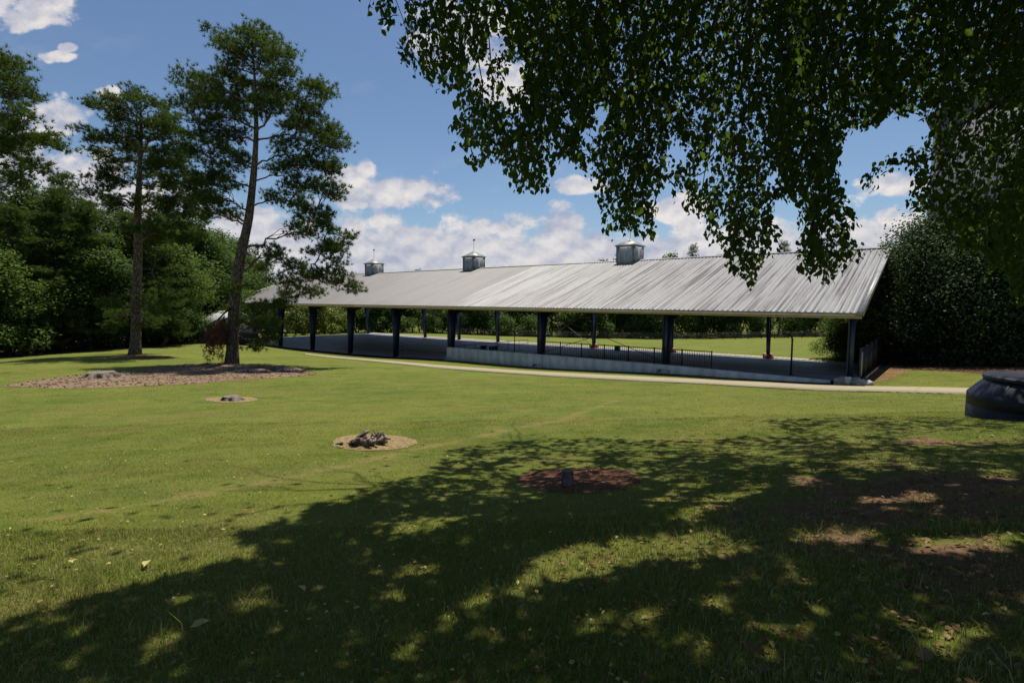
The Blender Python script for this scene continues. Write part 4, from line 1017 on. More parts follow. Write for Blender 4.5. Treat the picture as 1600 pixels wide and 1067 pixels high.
# ================================================================ WOODLAND TREES
def broadleaf(seed, H, Rr, leaf, nleaf, m, z0=.25, lobes=34, name='leafy_tree', droop=0.0, trunk_r=.2, wild=.6, barkm=None):
    """a tree at the origin: returns Empty with trunk and crown"""
    g = np.random.default_rng(seed); root = bpy.data.objects.new(name, None); C.objects.link(root)
    wood = MB(); top = np.array([g.normal(0, .3), g.normal(0, .3), H * .86])
    T = curve((0, 0, -.3), top, 0, 9, g, .35); T[:, :2] *= 1; wood.tube(T, np.linspace(trunk_r, trunk_r * .15, 9), 8)
    LP = []; 
    for k in range(lobes):
        t = z0 + (1 - z0) * (k + .5) / lobes
        prof = math.sin(min(1, (t - z0) / (1 - z0) * .86 + .16) * math.pi) ** .6
        a = g.uniform(0, 2 * math.pi); rr = Rr * prof * g.uniform(.3, 1.0)
        c = np.array([rr * math.cos(a), rr * math.sin(a), H * t - g.uniform(0, .05) * H]); s = Rr * g.uniform(.20, .42) * (.7 + .5 * prof)
        LP.append((c, s))
        za = max(c[2] - rr * .6, H * .12); b = np.array([np.interp(za, T[:, 2], T[:, j]) for j in range(3)])
        wood.tube(curve(b, c, .05, 6, g, .2), np.linspace(trunk_r * .35, .02, 6), 5, cap=False)
    w_ = np.array([s ** 2 for _, s in LP]); w_ /= w_.sum(); pk = g.choice(lobes, nleaf, p=w_)
    c = np.array([q[0] for q in LP])[pk]; s = np.array([q[1] for q in LP])[pk]
    # leaves sit in small sprays within each lobe
    nsp = max(8, nleaf // 14); sp = rand_dir(nsp, g) * (g.uniform(.45, 1.0, nsp) ** .5)[:, None]
    e = sp[g.integers(0, nsp, nleaf)]; 
    P = c + e * s[:, None] * np.array([1.1, 1.1, .8]) + g.normal(0, 1, (nleaf, 3)) * (s * wild * .35)[:, None]
    P[:, 2] -= droop * np.abs(g.normal(0, 1, nleaf))
    n = unit(g.normal(0, .6, (nleaf, 3)) + UZ * .7 + e * .6)
    ax = unit(g.normal(0, 1, (nleaf, 3)) - UZ * .4)
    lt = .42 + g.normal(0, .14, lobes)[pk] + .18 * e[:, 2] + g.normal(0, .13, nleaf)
    V, Fc, t = leaf_quads(P, n, ax, leaf * g.uniform(.7, 1.3, nleaf), leaf * .62 * g.uniform(.7, 1.3, nleaf), lt)
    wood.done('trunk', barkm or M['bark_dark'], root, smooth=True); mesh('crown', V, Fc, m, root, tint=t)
    return root
def wood_pine(seed, H, Rr, n, m=None, z0=.3):
    g = np.random.default_rng(seed); root = bpy.data.objects.new('pine_tree', None); C.objects.link(root)
    wood = MB(); T = curve((0, 0, -.3), (g.normal(0, .5), g.normal(0, .5), H), 0, 10, g, .25); wood.tube(T, np.linspace(H * .014, .03, 10), 8)
    P_, D_ = [], []
    nb = 60
    for k in range(nb):
        t = z0 + (1 - z0) * (k + g.uniform(0, 1)) / nb; a = g.uniform(0, 6.283); rr = Rr * (1 - ((t - z0) / (1 - z0)) ** 2.2 * .85) * g.uniform(.5, 1.05)
        b = np.array([np.interp(H * t, T[:, 2], T[:, j]) for j in range(3)]); q = b + np.array([rr * math.cos(a), rr * math.sin(a), rr * g.uniform(.0, .35)])
        L = curve(b, q, .04, 6, g, .15); wood.tube(L, np.linspace(.07, .015, 6), 5, cap=False)
        for j in range(n // nb):
            s = g.uniform(.35, 1.05); p = b + (q - b) * s; o = g.normal(0, .42, 3) * np.array([1, 1, .5]); P_.append(p + o); D_.append(unit(o * .5 + UZ * .6 + unit(q - b) * .5))
    D_ = np.array(D_); V, Fc, t = tuft_mesh(np.array(P_), D_, 14, .36, .05, .75, np.clip(.42 + .3 * D_[:, 2] * g.uniform(0, 1, len(P_)) + g.normal(0, .1, len(P_)), 0, 1), g)  # tufts pointing up get a lighter tint, painting in light from above
    wood.done('trunk', M['bark'], root, smooth=True); mesh('crown', V, Fc, m or M['pine'], root, tint=t); return root
PROTO = {
    'oakA': broadleaf(31, 15, 4.6, .34, 21000, M['oak']), 'oakB': broadleaf(32, 13, 4.4, .30, 21000, M['oak_light'], z0=.16),
    'oakC': broadleaf(33, 17, 5.0, .36, 21000, M['oak'], z0=.3, lobes=40), 'under': broadleaf(34, 5.5, 3.0, .26, 9000, M['oak'], z0=.12, lobes=20, name='leafy_bush', trunk_r=.08),
    'under2': broadleaf(35, 4.2, 2.6, .24, 8000, M['glossy'], z0=.1, lobes=18, name='leafy_bush', trunk_r=.07),
    'pineA': wood_pine(41, 20, 3.8, 2100), 'pineB': wood_pine(42, 17, 3.8, 3300, z0=.06),
    'glos': broadleaf(36, 9.8, 4.3, .20, 42000, M['glossy'], z0=.04, lobes=60, name='evergreen_tree', wild=.95, droop=.12),
    'glos2': broadleaf(37, 9.0, 3.8, .19, 36000, M['glossy'], z0=.04, lobes=54, name='evergreen_tree', wild=.95, droop=.12),
    'holly': broadleaf(38, 4.6, 2.3, .15, 14000, M['oak_light'], z0=.06, lobes=26, name='leafy_bush', trunk_r=.07),
    'farA': broadleaf(51, 16, 5.6, .52, 7500, M['oak'], z0=.14), 'farB': broadleaf(52, 14, 5.0, .5, 7000, M['oak_light'], z0=.10),
    'farC': broadleaf(53, 18, 5.4, .52, 7500, M['oak'], z0=.2), 'farU': broadleaf(54, 5.0, 3.6, .4, 3500, M['oak'], z0=.05, lobes=16, name='leafy_bush', trunk_r=.1),
    'yel': broadleaf(55, 8.5, 3.6, .36, 7000, M['yellow_leaf'], z0=.12, lobes=24),
    'farP': wood_pine(56, 19, 3.6, 900, z0=.3),
}
used = set()
def plant(key, x, y, label, cat, s=1.0, sz=None, rz=None, group=None, z=None):
    o = PROTO[key]
    if key in used: o = copy_tree(o)
    used.add(key)
    o.location = (x, y, float(gz(x, y)) if z is None else z); o.rotation_euler = (0, 0, rng.uniform(0, 6.28) if rz is None else rz)
    o.scale = (s, s, sz or s); tag(o, label, cat, group); return o
ordw = ['first', 'second', 'third', 'fourth', 'fifth', 'sixth', 'seventh', 'eighth', 'ninth', 'tenth', 'eleventh', 'twelfth', 'thirteenth', 'fourteenth', 'fifteenth', 'sixteenth', 'seventeenth', 'eighteenth', 'nineteenth', 'twentieth']
# ---- left wood: (key, px, Y, s, sz)
GW = 'trees of the left wood'
lw = [('oakB', -10, 61, .86, .78), ('pineB', 40, 64, 1.0, .78), ('pineB', 92, 68, 1.0, .92), ('pineB', 136, 70, 1.0, .86), ('oakC', 172, 72, .8, .68), ('pineB', 205, 76, 1.0, .85), ('pineB', 250, 77, 1.1, .86), ('oakB', 278, 84, .8, 1.0), ('oakA', 322, 98, .95, 1.05), ('oakB', 348, 104, 1.0, 1.05), ('oakA', 392, 122, .9, .95)]
for i, (k, px, Yv, s, szz) in enumerate(lw):
    q = at0(px, 500, Yv); kind = 'bushy pine' if 'pine' in k else ('light green leafy tree' if k == 'oakB' else 'dark leafy tree')
    plant(k, q[0], q[1], f'{kind}, {ordw[i]} from the left in the left wood\'s front row', 'pine tree' if 'pine' in k else 'tree', s, szz, group=GW)
lw2 = [('pineA', 0, 76, 1.0, .98), ('oakC', 60, 80, 1.0, 1.05), ('pineA', 108, 80, 1.0, .98), ('oakC', 150, 84, 1.0, .95), ('pineA', 180, 88, .95, .92), ('pineA', 262, 90, 1.0, .92), ('oakC', 292, 95, 1.1, 1.0), ('oakC', 340, 106, 1.1, .98), ('oakC', 374, 124, 1.05, 1.02)]
for i, (k, px, Yv, s, szz) in enumerate(lw2):
    q = at0(px, 500, Yv); kind = 'tall pine' if 'pine' in k else 'tall dark leafy tree'
    plant(k, q[0], q[1], f'{kind}, {ordw[i]} from the left in the left wood\'s back row', 'pine tree' if 'pine' in k else 'tree', s, szz, group='back row of the left wood')
ub = [(-30, 60.5), (15, 63), (60, 66), (100, 67), (140, 69), (175, 72), (240, 76), (268, 80), (284, 86), (308, 102), (345, 104)]
for i, (px, Yv) in enumerate(ub):
    q = at0(px, 500, Yv + 2.5); k = 'under2' if i % 2 else 'under'
    plant(k, q[0], q[1], f'{"dark glossy" if i % 2 else "leafy"} bush, {ordw[i]} from the left at the foot of the left wood', 'bush', rng.uniform(.9, 1.15), rng.uniform(.8, 1.1), group='bushes at the foot of the left wood')
# ---- right evergreens
for i, (k, px, Yv, s, szz, lab) in enumerate([('glos', 1445, 47, .82, 1.02, 'big dark glossy evergreen just right of the pavilion roof end'), ('glos2', 1418, 56, .8, 1.0, 'dark evergreen tree crowding the right end of the pavilion'),
        ('glos', 1520, 45, .9, 1.03, 'broad glossy evergreen tree in the middle of the right hand hedge'), ('glos2', 1590, 43, 1.0, 1.12, 'glossy evergreen tree behind the dark water tank'),
        ('glos', 1655, 42, 1.0, 1.0, 'evergreen tree at the right edge of the photo behind the tank'), ('glos2', 1480, 56, 1.0, 1.12, 'evergreen tree second row behind the glossy hedge'), ('glos', 1560, 55, 1.0, 1.15, 'evergreen tree before the grey barn wall'), ('glos2', 1388, 66, .75, .95, 'narrow evergreen tree in the shade behind the pavilion end fence')]):
    q = at0(px, 500, Yv); plant(k, q[0], q[1], lab, 'evergreen tree', s, szz)
for k, px, Yv, s, lab in (('holly', 1312, 69, 1.0, 'light leafy bush seen under the roof by the corner post'), ('holly', 1336, 73, 1.25, 'larger leafy bush behind the corner post'), ('under2', 1365, 62, 1.0, 'dark bush in the shade beside the end fence'),
        ('under2', 1462, 44.5, .8, 'low dark bush under the first glossy evergreen'), ('under2', 1530, 42, .8, 'low dark bush under the broad glossy evergreen'), ('under2', 1400, 50, .8, 'low dark bush at the far end of the mulch border')):
    q = at0(px, 500, Yv); plant(k, q[0], q[1], lab, 'bush', s, s)
# ---- far wood behind the pavilion
near_px = [1333, 1038, 841, 701, 612, 543, 482, 434, 391, 354]
bayn = ['rightmost', 'second from right', 'third from right', 'fourth from right', 'fifth from right', 'sixth from right', 'seventh from right', 'eighth from right', 'leftmost']
cnt = {}
def baylab(px, kind, row):
    b = next((i for i in range(9) if near_px[i + 1] <= px < near_px[i]), None)
    b = bayn[b] + ' bay' if b is not None else ('right end' if px > 1333 else 'left end')
    cnt[(b, kind, row)] = cnt.get((b, kind, row), 0) + 1
    return f'{ordw[cnt[(b, kind, row)] - 1]} {kind} from left, {row}, pavilion\'s {b}'
px = 372
i = 0
while px < 1420:
    Yv = 168 + rng.uniform(-4, 6) + (-6 if px > 1200 else 0); q = at0(px, 500, Yv)
    k = ['farA', 'farB', 'farC', 'farA', 'farP', 'farB'][i % 6]; s = rng.uniform(.8, 1.05)
    hz = np.interp(px, [372, 900, 1000, 1420], [.74, .82, 1.02, 1.12]) * rng.uniform(.86, 1.08)
    kind = {'farA': 'dark leafy tree', 'farC': 'tall dark tree', 'farB': 'light green tree', 'farP': 'pine'}[k]
    plant(k, q[0], q[1], baylab(px, kind, 'far wood front row'), 'pine tree' if k == 'farP' else 'tree', s, hz, group='front row of the far wood')
    px += rng.uniform(26, 36); i += 1
px = 385
while px < 1420:
    Yv = 180 + rng.uniform(-4, 6); q = at0(px, 500, Yv); k = ['farC', 'farP', 'farA'][i % 3]; s = rng.uniform(.9, 1.15)
    hz = np.interp(px, [372, 860, 960, 1060, 1420], [.84, .84, 1.16, 1.2, 1.3]) * rng.uniform(.86, 1.06)
    kind = {'farA': 'dark leafy tree', 'farC': 'tall dark tree', 'farP': 'pine'}[k]
    plant(k, q[0], q[1], baylab(px, kind, 'far wood back row'), 'pine tree' if k == 'farP' else 'tree', s, hz, group='back row of the far wood')
    px += rng.uniform(30, 42); i += 1
px = 378
while px < 1400:
    Yv = 163 + rng.uniform(-2, 4) + (-7 if px > 1200 else 0); q = at0(px, 500, Yv)
    plant('farU', q[0], q[1], baylab(px, 'low bush', 'far wood foot'), 'bush', rng.uniform(.8, 1.2), rng.uniform(.6, 1.05), group='bushes at the foot of the far wood')
    px += rng.uniform(40, 62)
for (px, Yv, s, lab) in ((506, 140, .9, 'yellow green tree seen under the left part of the roof'), (529, 146, .75, 'smaller yellow green tree right of the brighter one'), (462, 138, .8, 'yellowish tree behind the seventh front post')):
    q = at0(px, 500, Yv); plant('yel', q[0], q[1], lab, 'tree', s, s)

# ================================================================ THE NEAR TREE overhead
SIL = [(540, -40), (566, 16), (585, 52), (600, 40), (614, 60), (628, 110), (642, 108), (657, 124), (668, 120), (693, 150), (716, 140), (720, 180), (694, 192), (700, 205), (722, 222), (706, 252), (722, 250), (742, 272), (752, 262), (768, 256), (792, 263), (800, 285), (810, 308), (824, 296), (834, 306), (846, 308), (852, 285),
       (856, 252), (874, 255), (884, 240), (900, 262), (922, 272), (934, 290), (932, 328), (948, 340), (940, 369), (958, 372), (975, 362), (990, 364), (1008, 380), (1026, 380), (1024, 352), (1032, 333), (1022, 310), (1036, 300), (1044, 279), (1056, 305), (1071, 335), (1086, 325), (1100, 348), (1112, 350), (1098, 372), (1119, 390),
       (1134, 385), (1139, 430), (1160, 440), (1176, 452), (1190, 418), (1196, 402), (1206, 384), (1222, 398), (1226, 376), (1212, 356), (1206, 318), (1226, 312), (1250, 318), (1240, 345), (1256, 352), (1240, 400), (1250, 420), (1262, 443), (1282, 428), (1290, 444), (1306, 438), (1318, 414), (1352, 408), (1342, 384), (1324, 362), (1350, 352), (1330, 330), (1334, 316), (1316, 300),
       (1308, 262), (1312, 230), (1330, 200), (1352, 205), (1372, 196), (1392, 176), (1410, 186), (1432, 176), (1446, 186), (1450, 210), (1440, 235), (1422, 232), (1400, 240), (1376, 250), (1356, 262), (1346, 280), (1352, 305), (1366, 300), (1378, 270), (1400, 266), (1424, 262),
       (1432, 285), (1412, 324), (1428, 332), (1446, 326), (1462, 340), (1480, 372), (1500, 378), (1512, 400), (1530, 392), (1548, 428), (1570, 424), (1580, 455), (1602, 480), (1700, 500), (1700, -40)]
HOLES = [[(928, 170), (945, 163), (952, 185), (940, 208), (926, 200)], [(878, 170), (890, 168), (896, 190), (884, 196)], [(852, 222), (866, 218), (870, 234), (860, 240)], [(905, 205), (922, 200), (930, 222), (915, 232)], [(1046, 225), (1062, 215), (1078, 238), (1062, 262), (1048, 250)], [(1118, 350), (1130, 340), (1136, 352), (1124, 364)], [(760, 60), (785, 52), (790, 80), (770, 90)], [(786, 100), (812, 95), (820, 130), (796, 140)], [(740, 95), (758, 92), (762, 120), (744, 122)], [(1204, 262), (1216, 270), (1210, 300), (1202, 290)], [(1090, 268), (1102, 262), (1106, 284), (1094, 290)]]
def in_mask(x, y):
    ok = pip(x, y, SIL)
    for h in HOLES: ok &= ~pip(x, y, h)
    return ok
def in_frame(x, y, m=8): return (x > -m) & (x < 1600 + m) & (y > -m) & (y < 1067 + m)
SHADE = [(-160, 1000), (0, 978), (130, 938), (200, 920), (250, 905), (330, 885), (430, 872), (380, 852), (372, 838), (430, 815), (470, 818), (490, 785), (520, 792), (570, 762), (660, 742), (690, 722), (700, 703), (780, 690), (860, 686), (920, 684), (1060, 688), (1130, 684), (1230, 676), (1190, 655), (1330, 652), (1440, 650), (1500, 652), (1640, 656), (2200, 640), (9000, 640), (9000, 9000), (-9000, 9000), (-9000, 1000)]
LITP = [[(1040, 812), (1090, 778), (1200, 752), (1206, 764), (1130, 796), (1060, 822)], [(800, 905), (850, 865), (900, 845), (1000, 838), (1090, 826), (1190, 836), (1190, 874), (1080, 876), (1000, 888), (900, 912), (820, 918)],
        [(590, 842), (620, 812), (700, 800), (735, 812), (690, 830), (610, 848)], [(685, 948), (740, 918), (830, 905), (825, 925), (730, 952)], [(595, 902), (640, 880), (690, 880), (650, 905)], [(640, 740), (650, 735), (670, 738), (660, 744)],
        [(855, 716), (905, 706), (925, 716), (880, 726)], [(790, 742), (800, 726), (850, 722), (830, 745)], [(965, 715), (1010, 708), (1030, 722), (985, 728)], [(1000, 790), (1060, 760), (1100, 752), (1070, 776)],
        [(1230, 760), (1245, 738), (1290, 736), (1280, 762)], [(1270, 672), (1360, 664), (1375, 678), (1290, 682)], [(1400, 690), (1430, 674), (1610, 668), (1610, 690), (1440, 698)], [(1320, 792), (1345, 770), (1475, 774), (1470, 794), (1350, 800)], [(1300, 722), (1400, 706), (1430, 716), (1330, 732)],
        [(1405, 862), (1420, 836), (1610, 824), (1610, 862), (1450, 872)], [(1235, 852), (1245, 828), (1380, 824), (1372, 850)], [(1420, 1010), (1470, 975), (1530, 985), (1520, 1025), (1440, 1040)], [(330, 950), (400, 926), (425, 938), (360, 962)], [(1130, 700), (1180, 692), (1210, 706), (1150, 712)],
        [(1080, 690), (1120, 684), (1130, 692), (1090, 697)], [(1540, 940), (1610, 925), (1610, 945), (1550, 958)], [(430, 880), (480, 868), (490, 880), (440, 890)], [(1510, 740), (1600, 728), (1600, 748), (1520, 756)], [(1100, 940), (1150, 925), (1165, 940), (1115, 955)], [(180, 1000), (260, 985), (270, 1000), (200, 1015)], [(880, 980), (930, 965), (950, 980), (900, 996)]]
def shadow_px(P):
    """where the shadow of a crown point lands, as a photo pixel, for thinning the crown along its shadow's edge"""
    h = P[:, 2] - gz(P[:, 0], P[:, 1]); Q = P - sun_dir[None] * (h / sun_dir[2])[:, None]
    for _ in range(3):
        h = Q[:, 2] - gz(Q[:, 0], Q[:, 1]); Q = Q - sun_dir[None] * (h / sun_dir[2])[:, None]
    return (*proj(Q), Q)
g = np.random.default_rng(77)
troot = np.array([9.6, 4.2, 0.0]); troot[2] = gz(troot[0], troot[1])
near_tree = thing('shade_tree', 'large leafy shade tree whose drooping branches hang over the upper right', 'tree', troot)
wood = MB()
tr = curve(troot - UZ * .2, troot + np.array([-.6, .5, 4.2]), 0, 7, g, .1); wood.tube(tr, np.linspace(.48, .34, 7), 14, jit=.03)
limbs = []
for tgt, r0_ in (((2.5, 9.0, 10.6), .17), ((-.2, 11.5, 10.8), .13), ((6, 14.5, 11.2), .16), ((10.5, 13, 11), .15), ((3.5, 3.5, 11.5), .15), ((-.5, 6, 11.8), .12), ((8, 8.5, 12.6), .2), ((13, 7, 11), .15), ((9, 1, 11.2), .15), ((1.5, 14.5, 11.2), .11)):
    c = np.array(tgt, float); c[1] *= QD; L = curve(tr[-1], c, .10, 12, g, .25); limbs.append(L); wood.tube(L, np.linspace(r0_, .03, 12), 8)
LIMB = np.concatenate([L[2:] for L in limbs])
# candidate hanging twigs: within the frame (fringe seen) and above it (crown casting the shade)
cand = []
def hang(P0s, Ls, near=True): cand.append((P0s, Ls, near))
# (a) seen part: positions spread through the crown in front of the lens
n = 5900
x_ = 545 + 1150 * g.uniform(0, 1, n) ** .8; y_ = g.uniform(-60, 470, n); ok = in_mask(x_, np.maximum(y_, -30))
x_, y_ = x_[ok], y_[ok]
D = 5.6 + 7.5 * g.beta(1.2, 1.6, len(x_)) + np.clip((x_ - 1300) / 300, 0, 1) * 1.2
PA = np.array([at0(a, b, d) for a, b, d in zip(x_, y_, D)])
hA = PA[:, 2] - gz(PA[:, 0], PA[:, 1])
# (b) crown overhead: lifted along the sun from its shade on the lawn
n = 17500
xs = g.uniform(-9, 15.5, n); ys = g.uniform(-4, 15, n)
hh = 6.0 + 3.6 * g.beta(1.6, 1.3, n)
G = np.column_stack([xs, ys, gz(xs, ys)]); PB = G + sun_dir[None] * (hh / sun_dir[2])[:, None]
# clustered crown: thin it with a smooth pattern so sun flecks come in patches
flk = np.sin(xs * 2.1 + 1.3 * np.sin(ys * 1.4)) * np.sin(ys * 1.9 + 1.1 * np.sin(xs * 1.2))
PB = PB[(flk < .8) | (g.uniform(0, 1, n) < .25)]
n = 5200; xs = g.uniform(-7, 8, n); ys = g.uniform(-1.5, 5.6, n); hh = 6.0 + 3.6 * g.beta(1.6, 1.3, n)
G = np.column_stack([xs, ys, gz(xs, ys)]); PB = np.concatenate([PB, G + sun_dir[None] * (hh / sun_dir[2])[:, None]])
def build_twigs(P, close):
    m = len(P); Ln = g.uniform(.35, .95, m); k = 13 if close else 10
    dirh = g.normal(0, 1, (m, 3)); dirh[:, 2] = 0; dirh = unit(dirh)
    t = (np.arange(k) + .6)[None, :] / k
    pos = P[:, None, :] + dirh[:, None, :] * (Ln[:, None] * np.sqrt(t) * .38)[..., None] - UZ * (Ln[:, None] * t ** 1.4 * .95)[..., None]
    lean = g.normal(0, .03, (m, k, 3)); pos = pos + lean
    side = np.where(np.arange(k) % 2 == 0, 1, -1)[None, :, None]
    sd = np.cross(dirh, UZ)[:, None, :] * side
    down = -UZ * .95 + sd * .5 + dirh[:, None, :] * .25 + g.normal(0, .28, (m, k, 3))
    nrm = unit(dirh[:, None, :] * g.normal(0, 1, (m, 1, 1)) + g.normal(0, .8, (m, k, 3)) + UZ * .25)
    if not close:
        down = down * np.array([1.6, 1.6, .45]) + g.normal(0, .5, (m, k, 3)); nrm = unit(g.normal(0, .35, (m, k, 3)) + UZ)
    return pos.reshape(-1, 3), down.reshape(-1, 3), nrm.reshape(-1, 3), dirh, Ln
SV, SQ, ST, STN, nb_ = [], [], [], [], 0
for P, close, Lf, wf in ((PA, True, .078, .052), (PB, False, .15, .10)):
    pos, down, nrm, dirh, Ln = build_twigs(P, close)
    Lv = Lf * g.uniform(.55, 1.3, len(pos)); wv = wf / Lf * Lv * g.uniform(.85, 1.1, len(pos))
    tip = pos + unit(down) * Lv[:, None]
    a, b = proj(pos); a2, b2 = proj(tip); jj = g.normal(0, 5, (2, len(pos))); vis = (pos[:, 1] > .3)
    fr = vis & (in_frame(a, b) | in_frame(a2, b2))
    keep = ~fr | (in_mask(a + jj[0], b + jj[1]) & in_mask(a2 + jj[0], b2 + jj[1]))
    if not close: keep &= ~fr | (g.uniform(0, 1, len(pos)) < .45)
    wall_ = fr & (a > 1440) & (a < 1610) & (b > 165) & (b < 310); keep &= ~wall_ | (g.uniform(0, 1, len(pos)) < .6)
    s1, s2, Q = shadow_px(pos)
    front = Q[:, 1] > 1.5
    keep &= ~front | pip(s1, s2, SHADE) | (g.uniform(0, 1, len(pos)) < .01)
    lit = np.zeros(len(pos), bool)
    j1, j2 = g.normal(0, 7, len(pos)), g.normal(0, 4, len(pos))
    for h in LITP: lit |= pip(s1 + j1, s2 + j2, h)
    keep &= ~(lit & front & ((g.uniform(0, 1, len(pos)) < .9) | (not close)))
    keep &= ~((pos[:, 1] < 3.4) & (pos[:, 2] < EYE + 1.4) & (np.abs(pos[:, 0]) < 5))
    pos, down, nrm, Lv, wv = pos[keep], down[keep], nrm[keep], Lv[keep], wv[keep]
    tint = .35 + g.normal(0, .17, len(pos)) + np.where(g.uniform(0, 1, len(pos)) < .06, .5, 0)
    V, fs, t = leaf_ovate(pos, down, nrm, Lv, wv, tint)
    SV.append(V); SQ.append(fs[0] + nb_); ST.append(fs[1] + nb_); STN.append(t); nb_ += len(V)
    # twigs
    m = len(P); kk = keep.reshape(m, -1); lastk = np.where(kk.all(1), kk.shape[1], np.argmin(kk, 1)) - 1; has = lastk > 1
    sel = np.where(has)[0]
    if not close: sel = sel[g.uniform(0, 1, len(sel)) < .25]
    for i in sel:
        tm = (lastk[i] + .6) / kk.shape[1]; t = np.linspace(0, tm, 5)[:, None]
        pts = P[i] + dirh[i] * (Ln[i] * np.sqrt(t) * .38) - UZ * (Ln[i] * t ** 1.4 * .95)
        wood.tube(pts, np.linspace(.005, .0018, 5), 3, cap=False)
    print('near tree leaves', close, len(pos))
# secondary branches from limbs to the twig anchors
A_ = np.concatenate([PA, PB]); 
for j in g.choice(len(A_), 420, replace=False):
    c = A_[j]; d = np.linalg.norm(LIMB - c, axis=1); st = LIMB[np.argmin(d)]
    if d.min() > 4.5: continue
    L = curve(st, c, .08, 7, g, .2); a, b = proj(L); vis = in_frame(a, b) & (L[:, 1] > .3)
    if np.any(vis & ~in_mask(a, b)): continue
    wood.tube(L, np.linspace(.022, .006, 7), 4, cap=False)
wood.done('trunk', M['bark_dark'], near_tree, smooth=True)
mesh('crown', np.concatenate(SV), [np.concatenate(SQ), np.concatenate(ST)], M['near_leaf'], near_tree, tint=np.concatenate(STN))

# ================================================================ GRASS
def grass_field(n, y0, y1, Hh, wd, seg2, name, label, pw=1.0, extra=.14, seed=1, shade=False):
    g = np.random.default_rng(seed)
    yy = (g.uniform(0, 1, n) * (y1 ** (2 - pw) - y0 ** (2 - pw)) + y0 ** (2 - pw)) ** (1 / (2 - pw))
    xx = g.uniform(-1, 1, n) * (yy * 1.04 + 1.9)
    P = np.column_stack([xx, yy])
    for poly in (C1, C2, C3): 
        c = poly.mean(0); inn = pip(P[:, 0] , P[:, 1], c + (poly - c) * .97) & ((g.uniform(0, 1, len(P)) < .8) | pip(P[:, 0], P[:, 1], c + (poly - c) * .86)); P = P[~inn | (g.uniform(0, 1, len(P)) < .02)]
    if shade: P = P[pip(*proj(np.column_stack([P, gz(P[:, 0], P[:, 1])])), SHADE)]
    br = bare_at(P); cl = .5 + .5 * np.sin(P[:, 0] * 5.1 + 2 * np.sin(P[:, 1] * 3.3)) * np.sin(P[:, 1] * 4.7 + 2 * np.sin(P[:, 0] * 2.9))
    P = P[g.uniform(0, 1, len(P)) > br * (1.3 - .8 * cl)]; n = len(P)
    u_, v_ = toB(P); ins = (v_ > -.6) & (u_ > -1); P = P[~ins]; n = len(P)
    keep = ~pip(P[:, 0], P[:, 1], np.concatenate([A_p, B_p[::-1]])); P = P[keep]; n = len(P)
    cl = .5 + .5 * np.sin(P[:, 0] * 3.1 + 2 * np.sin(P[:, 1] * 2.3)) * np.sin(P[:, 1] * 2.7 + 2 * np.sin(P[:, 0] * 1.9))
    dr = dry_at(P)
    hgt = Hh * (g.uniform(.45, 1.25, n)) * (.65 + .7 * cl) * (1 - .45 * dr); yv = P[:, 1]
    w = wd * (1 + yv * extra) * g.uniform(.7, 1.3, n)
    z = gz_all(P[:, 0], P[:, 1]) - .004
    b = np.column_stack([P, z]); th = g.uniform(0, 6.283, n); sd = np.column_stack([np.cos(th), np.sin(th), 0 * th]) * w[:, None] / 2
    ln = g.normal(0, .45, (n, 3)); ln[:, 2] = 0; tip = b + (UZ + ln) * hgt[:, None]
    pt = .5 + .5 * np.sin(P[:, 0] * .9 + 1.7 * np.sin(P[:, 1] * .6)) * np.sin(P[:, 1] * 1.1 + 1.3 * np.sin(P[:, 0] * .7 + 2))
    st = .5 + .5 * np.sin((-.45 * P[:, 0] + .9 * P[:, 1]) * 2.6); mo = np.sin(P[:, 0] * 3.7 + 2.1 * np.sin(P[:, 1] * 2.3 + 1)) * np.sin(P[:, 1] * 4.3 + 1.7 * np.sin(P[:, 0] * 1.9)); tint = .09 * mo + g.beta(2.2, 3.0, n) * .75 + .2 * pt + dr * .35 + .10 * st + .10 * np.exp(-P[:, 1] / 5) + np.where(g.uniform(0, 1, n) < .10 + .14 * pt + .10 * (mo > .45), .5, 0)
    if seg2:
        mid = b + (UZ + ln * .35) * (hgt * .55)[:, None]
        V = np.stack([b - sd, b + sd, mid + sd * .8, mid - sd * .8, tip], 1).reshape(-1, 3); i = np.arange(n)[:, None] * 5
        fs = [i + np.array([[0, 1, 2, 3]]), i + np.array([[3, 2, 4]])]; t = np.repeat(tint, 5)
    else:
        V = np.stack([b - sd, b + sd, tip], 1).reshape(-1, 3); fs = [np.arange(n * 3).reshape(-1, 3)]; t = np.repeat(tint, 3)
    o = mesh(name, V, fs, M['grass'], tint=np.clip(t, 0, 1)); tag(o, label, 'grass', kind='stuff'); print(name, n)

M['grass'] = foliage('grass_blades', (0.092, 0.145, 0.021), (0.25, 0.265, 0.052), (0.46, 0.38, 0.18), 0.6, 0.35, 0.15, (0.18, 0.23, 0.03))
grass_field(210000, 1.5, 4.8, .044, .0025, True, 'near_grass', 'rough shaded grass at the foot of the picture', 1.2, seed=1)
grass_field(330000, 4.5, 13, .027, .0021, False, 'lawn_grass', 'short mown grass of the near lawn', 1.15, .2, seed=2)
grass_field(190000, 12.3, 32, .025, .0022, False, 'far_lawn_grass', 'short mown grass of the open lawn', 1.25, .24, seed=3)
grass_field(7000, 1.6, 6.5, .10, .0034, True, 'long_grass', 'longer loose grass blades standing above the shaded turf', 1.3, seed=4, shade=True)

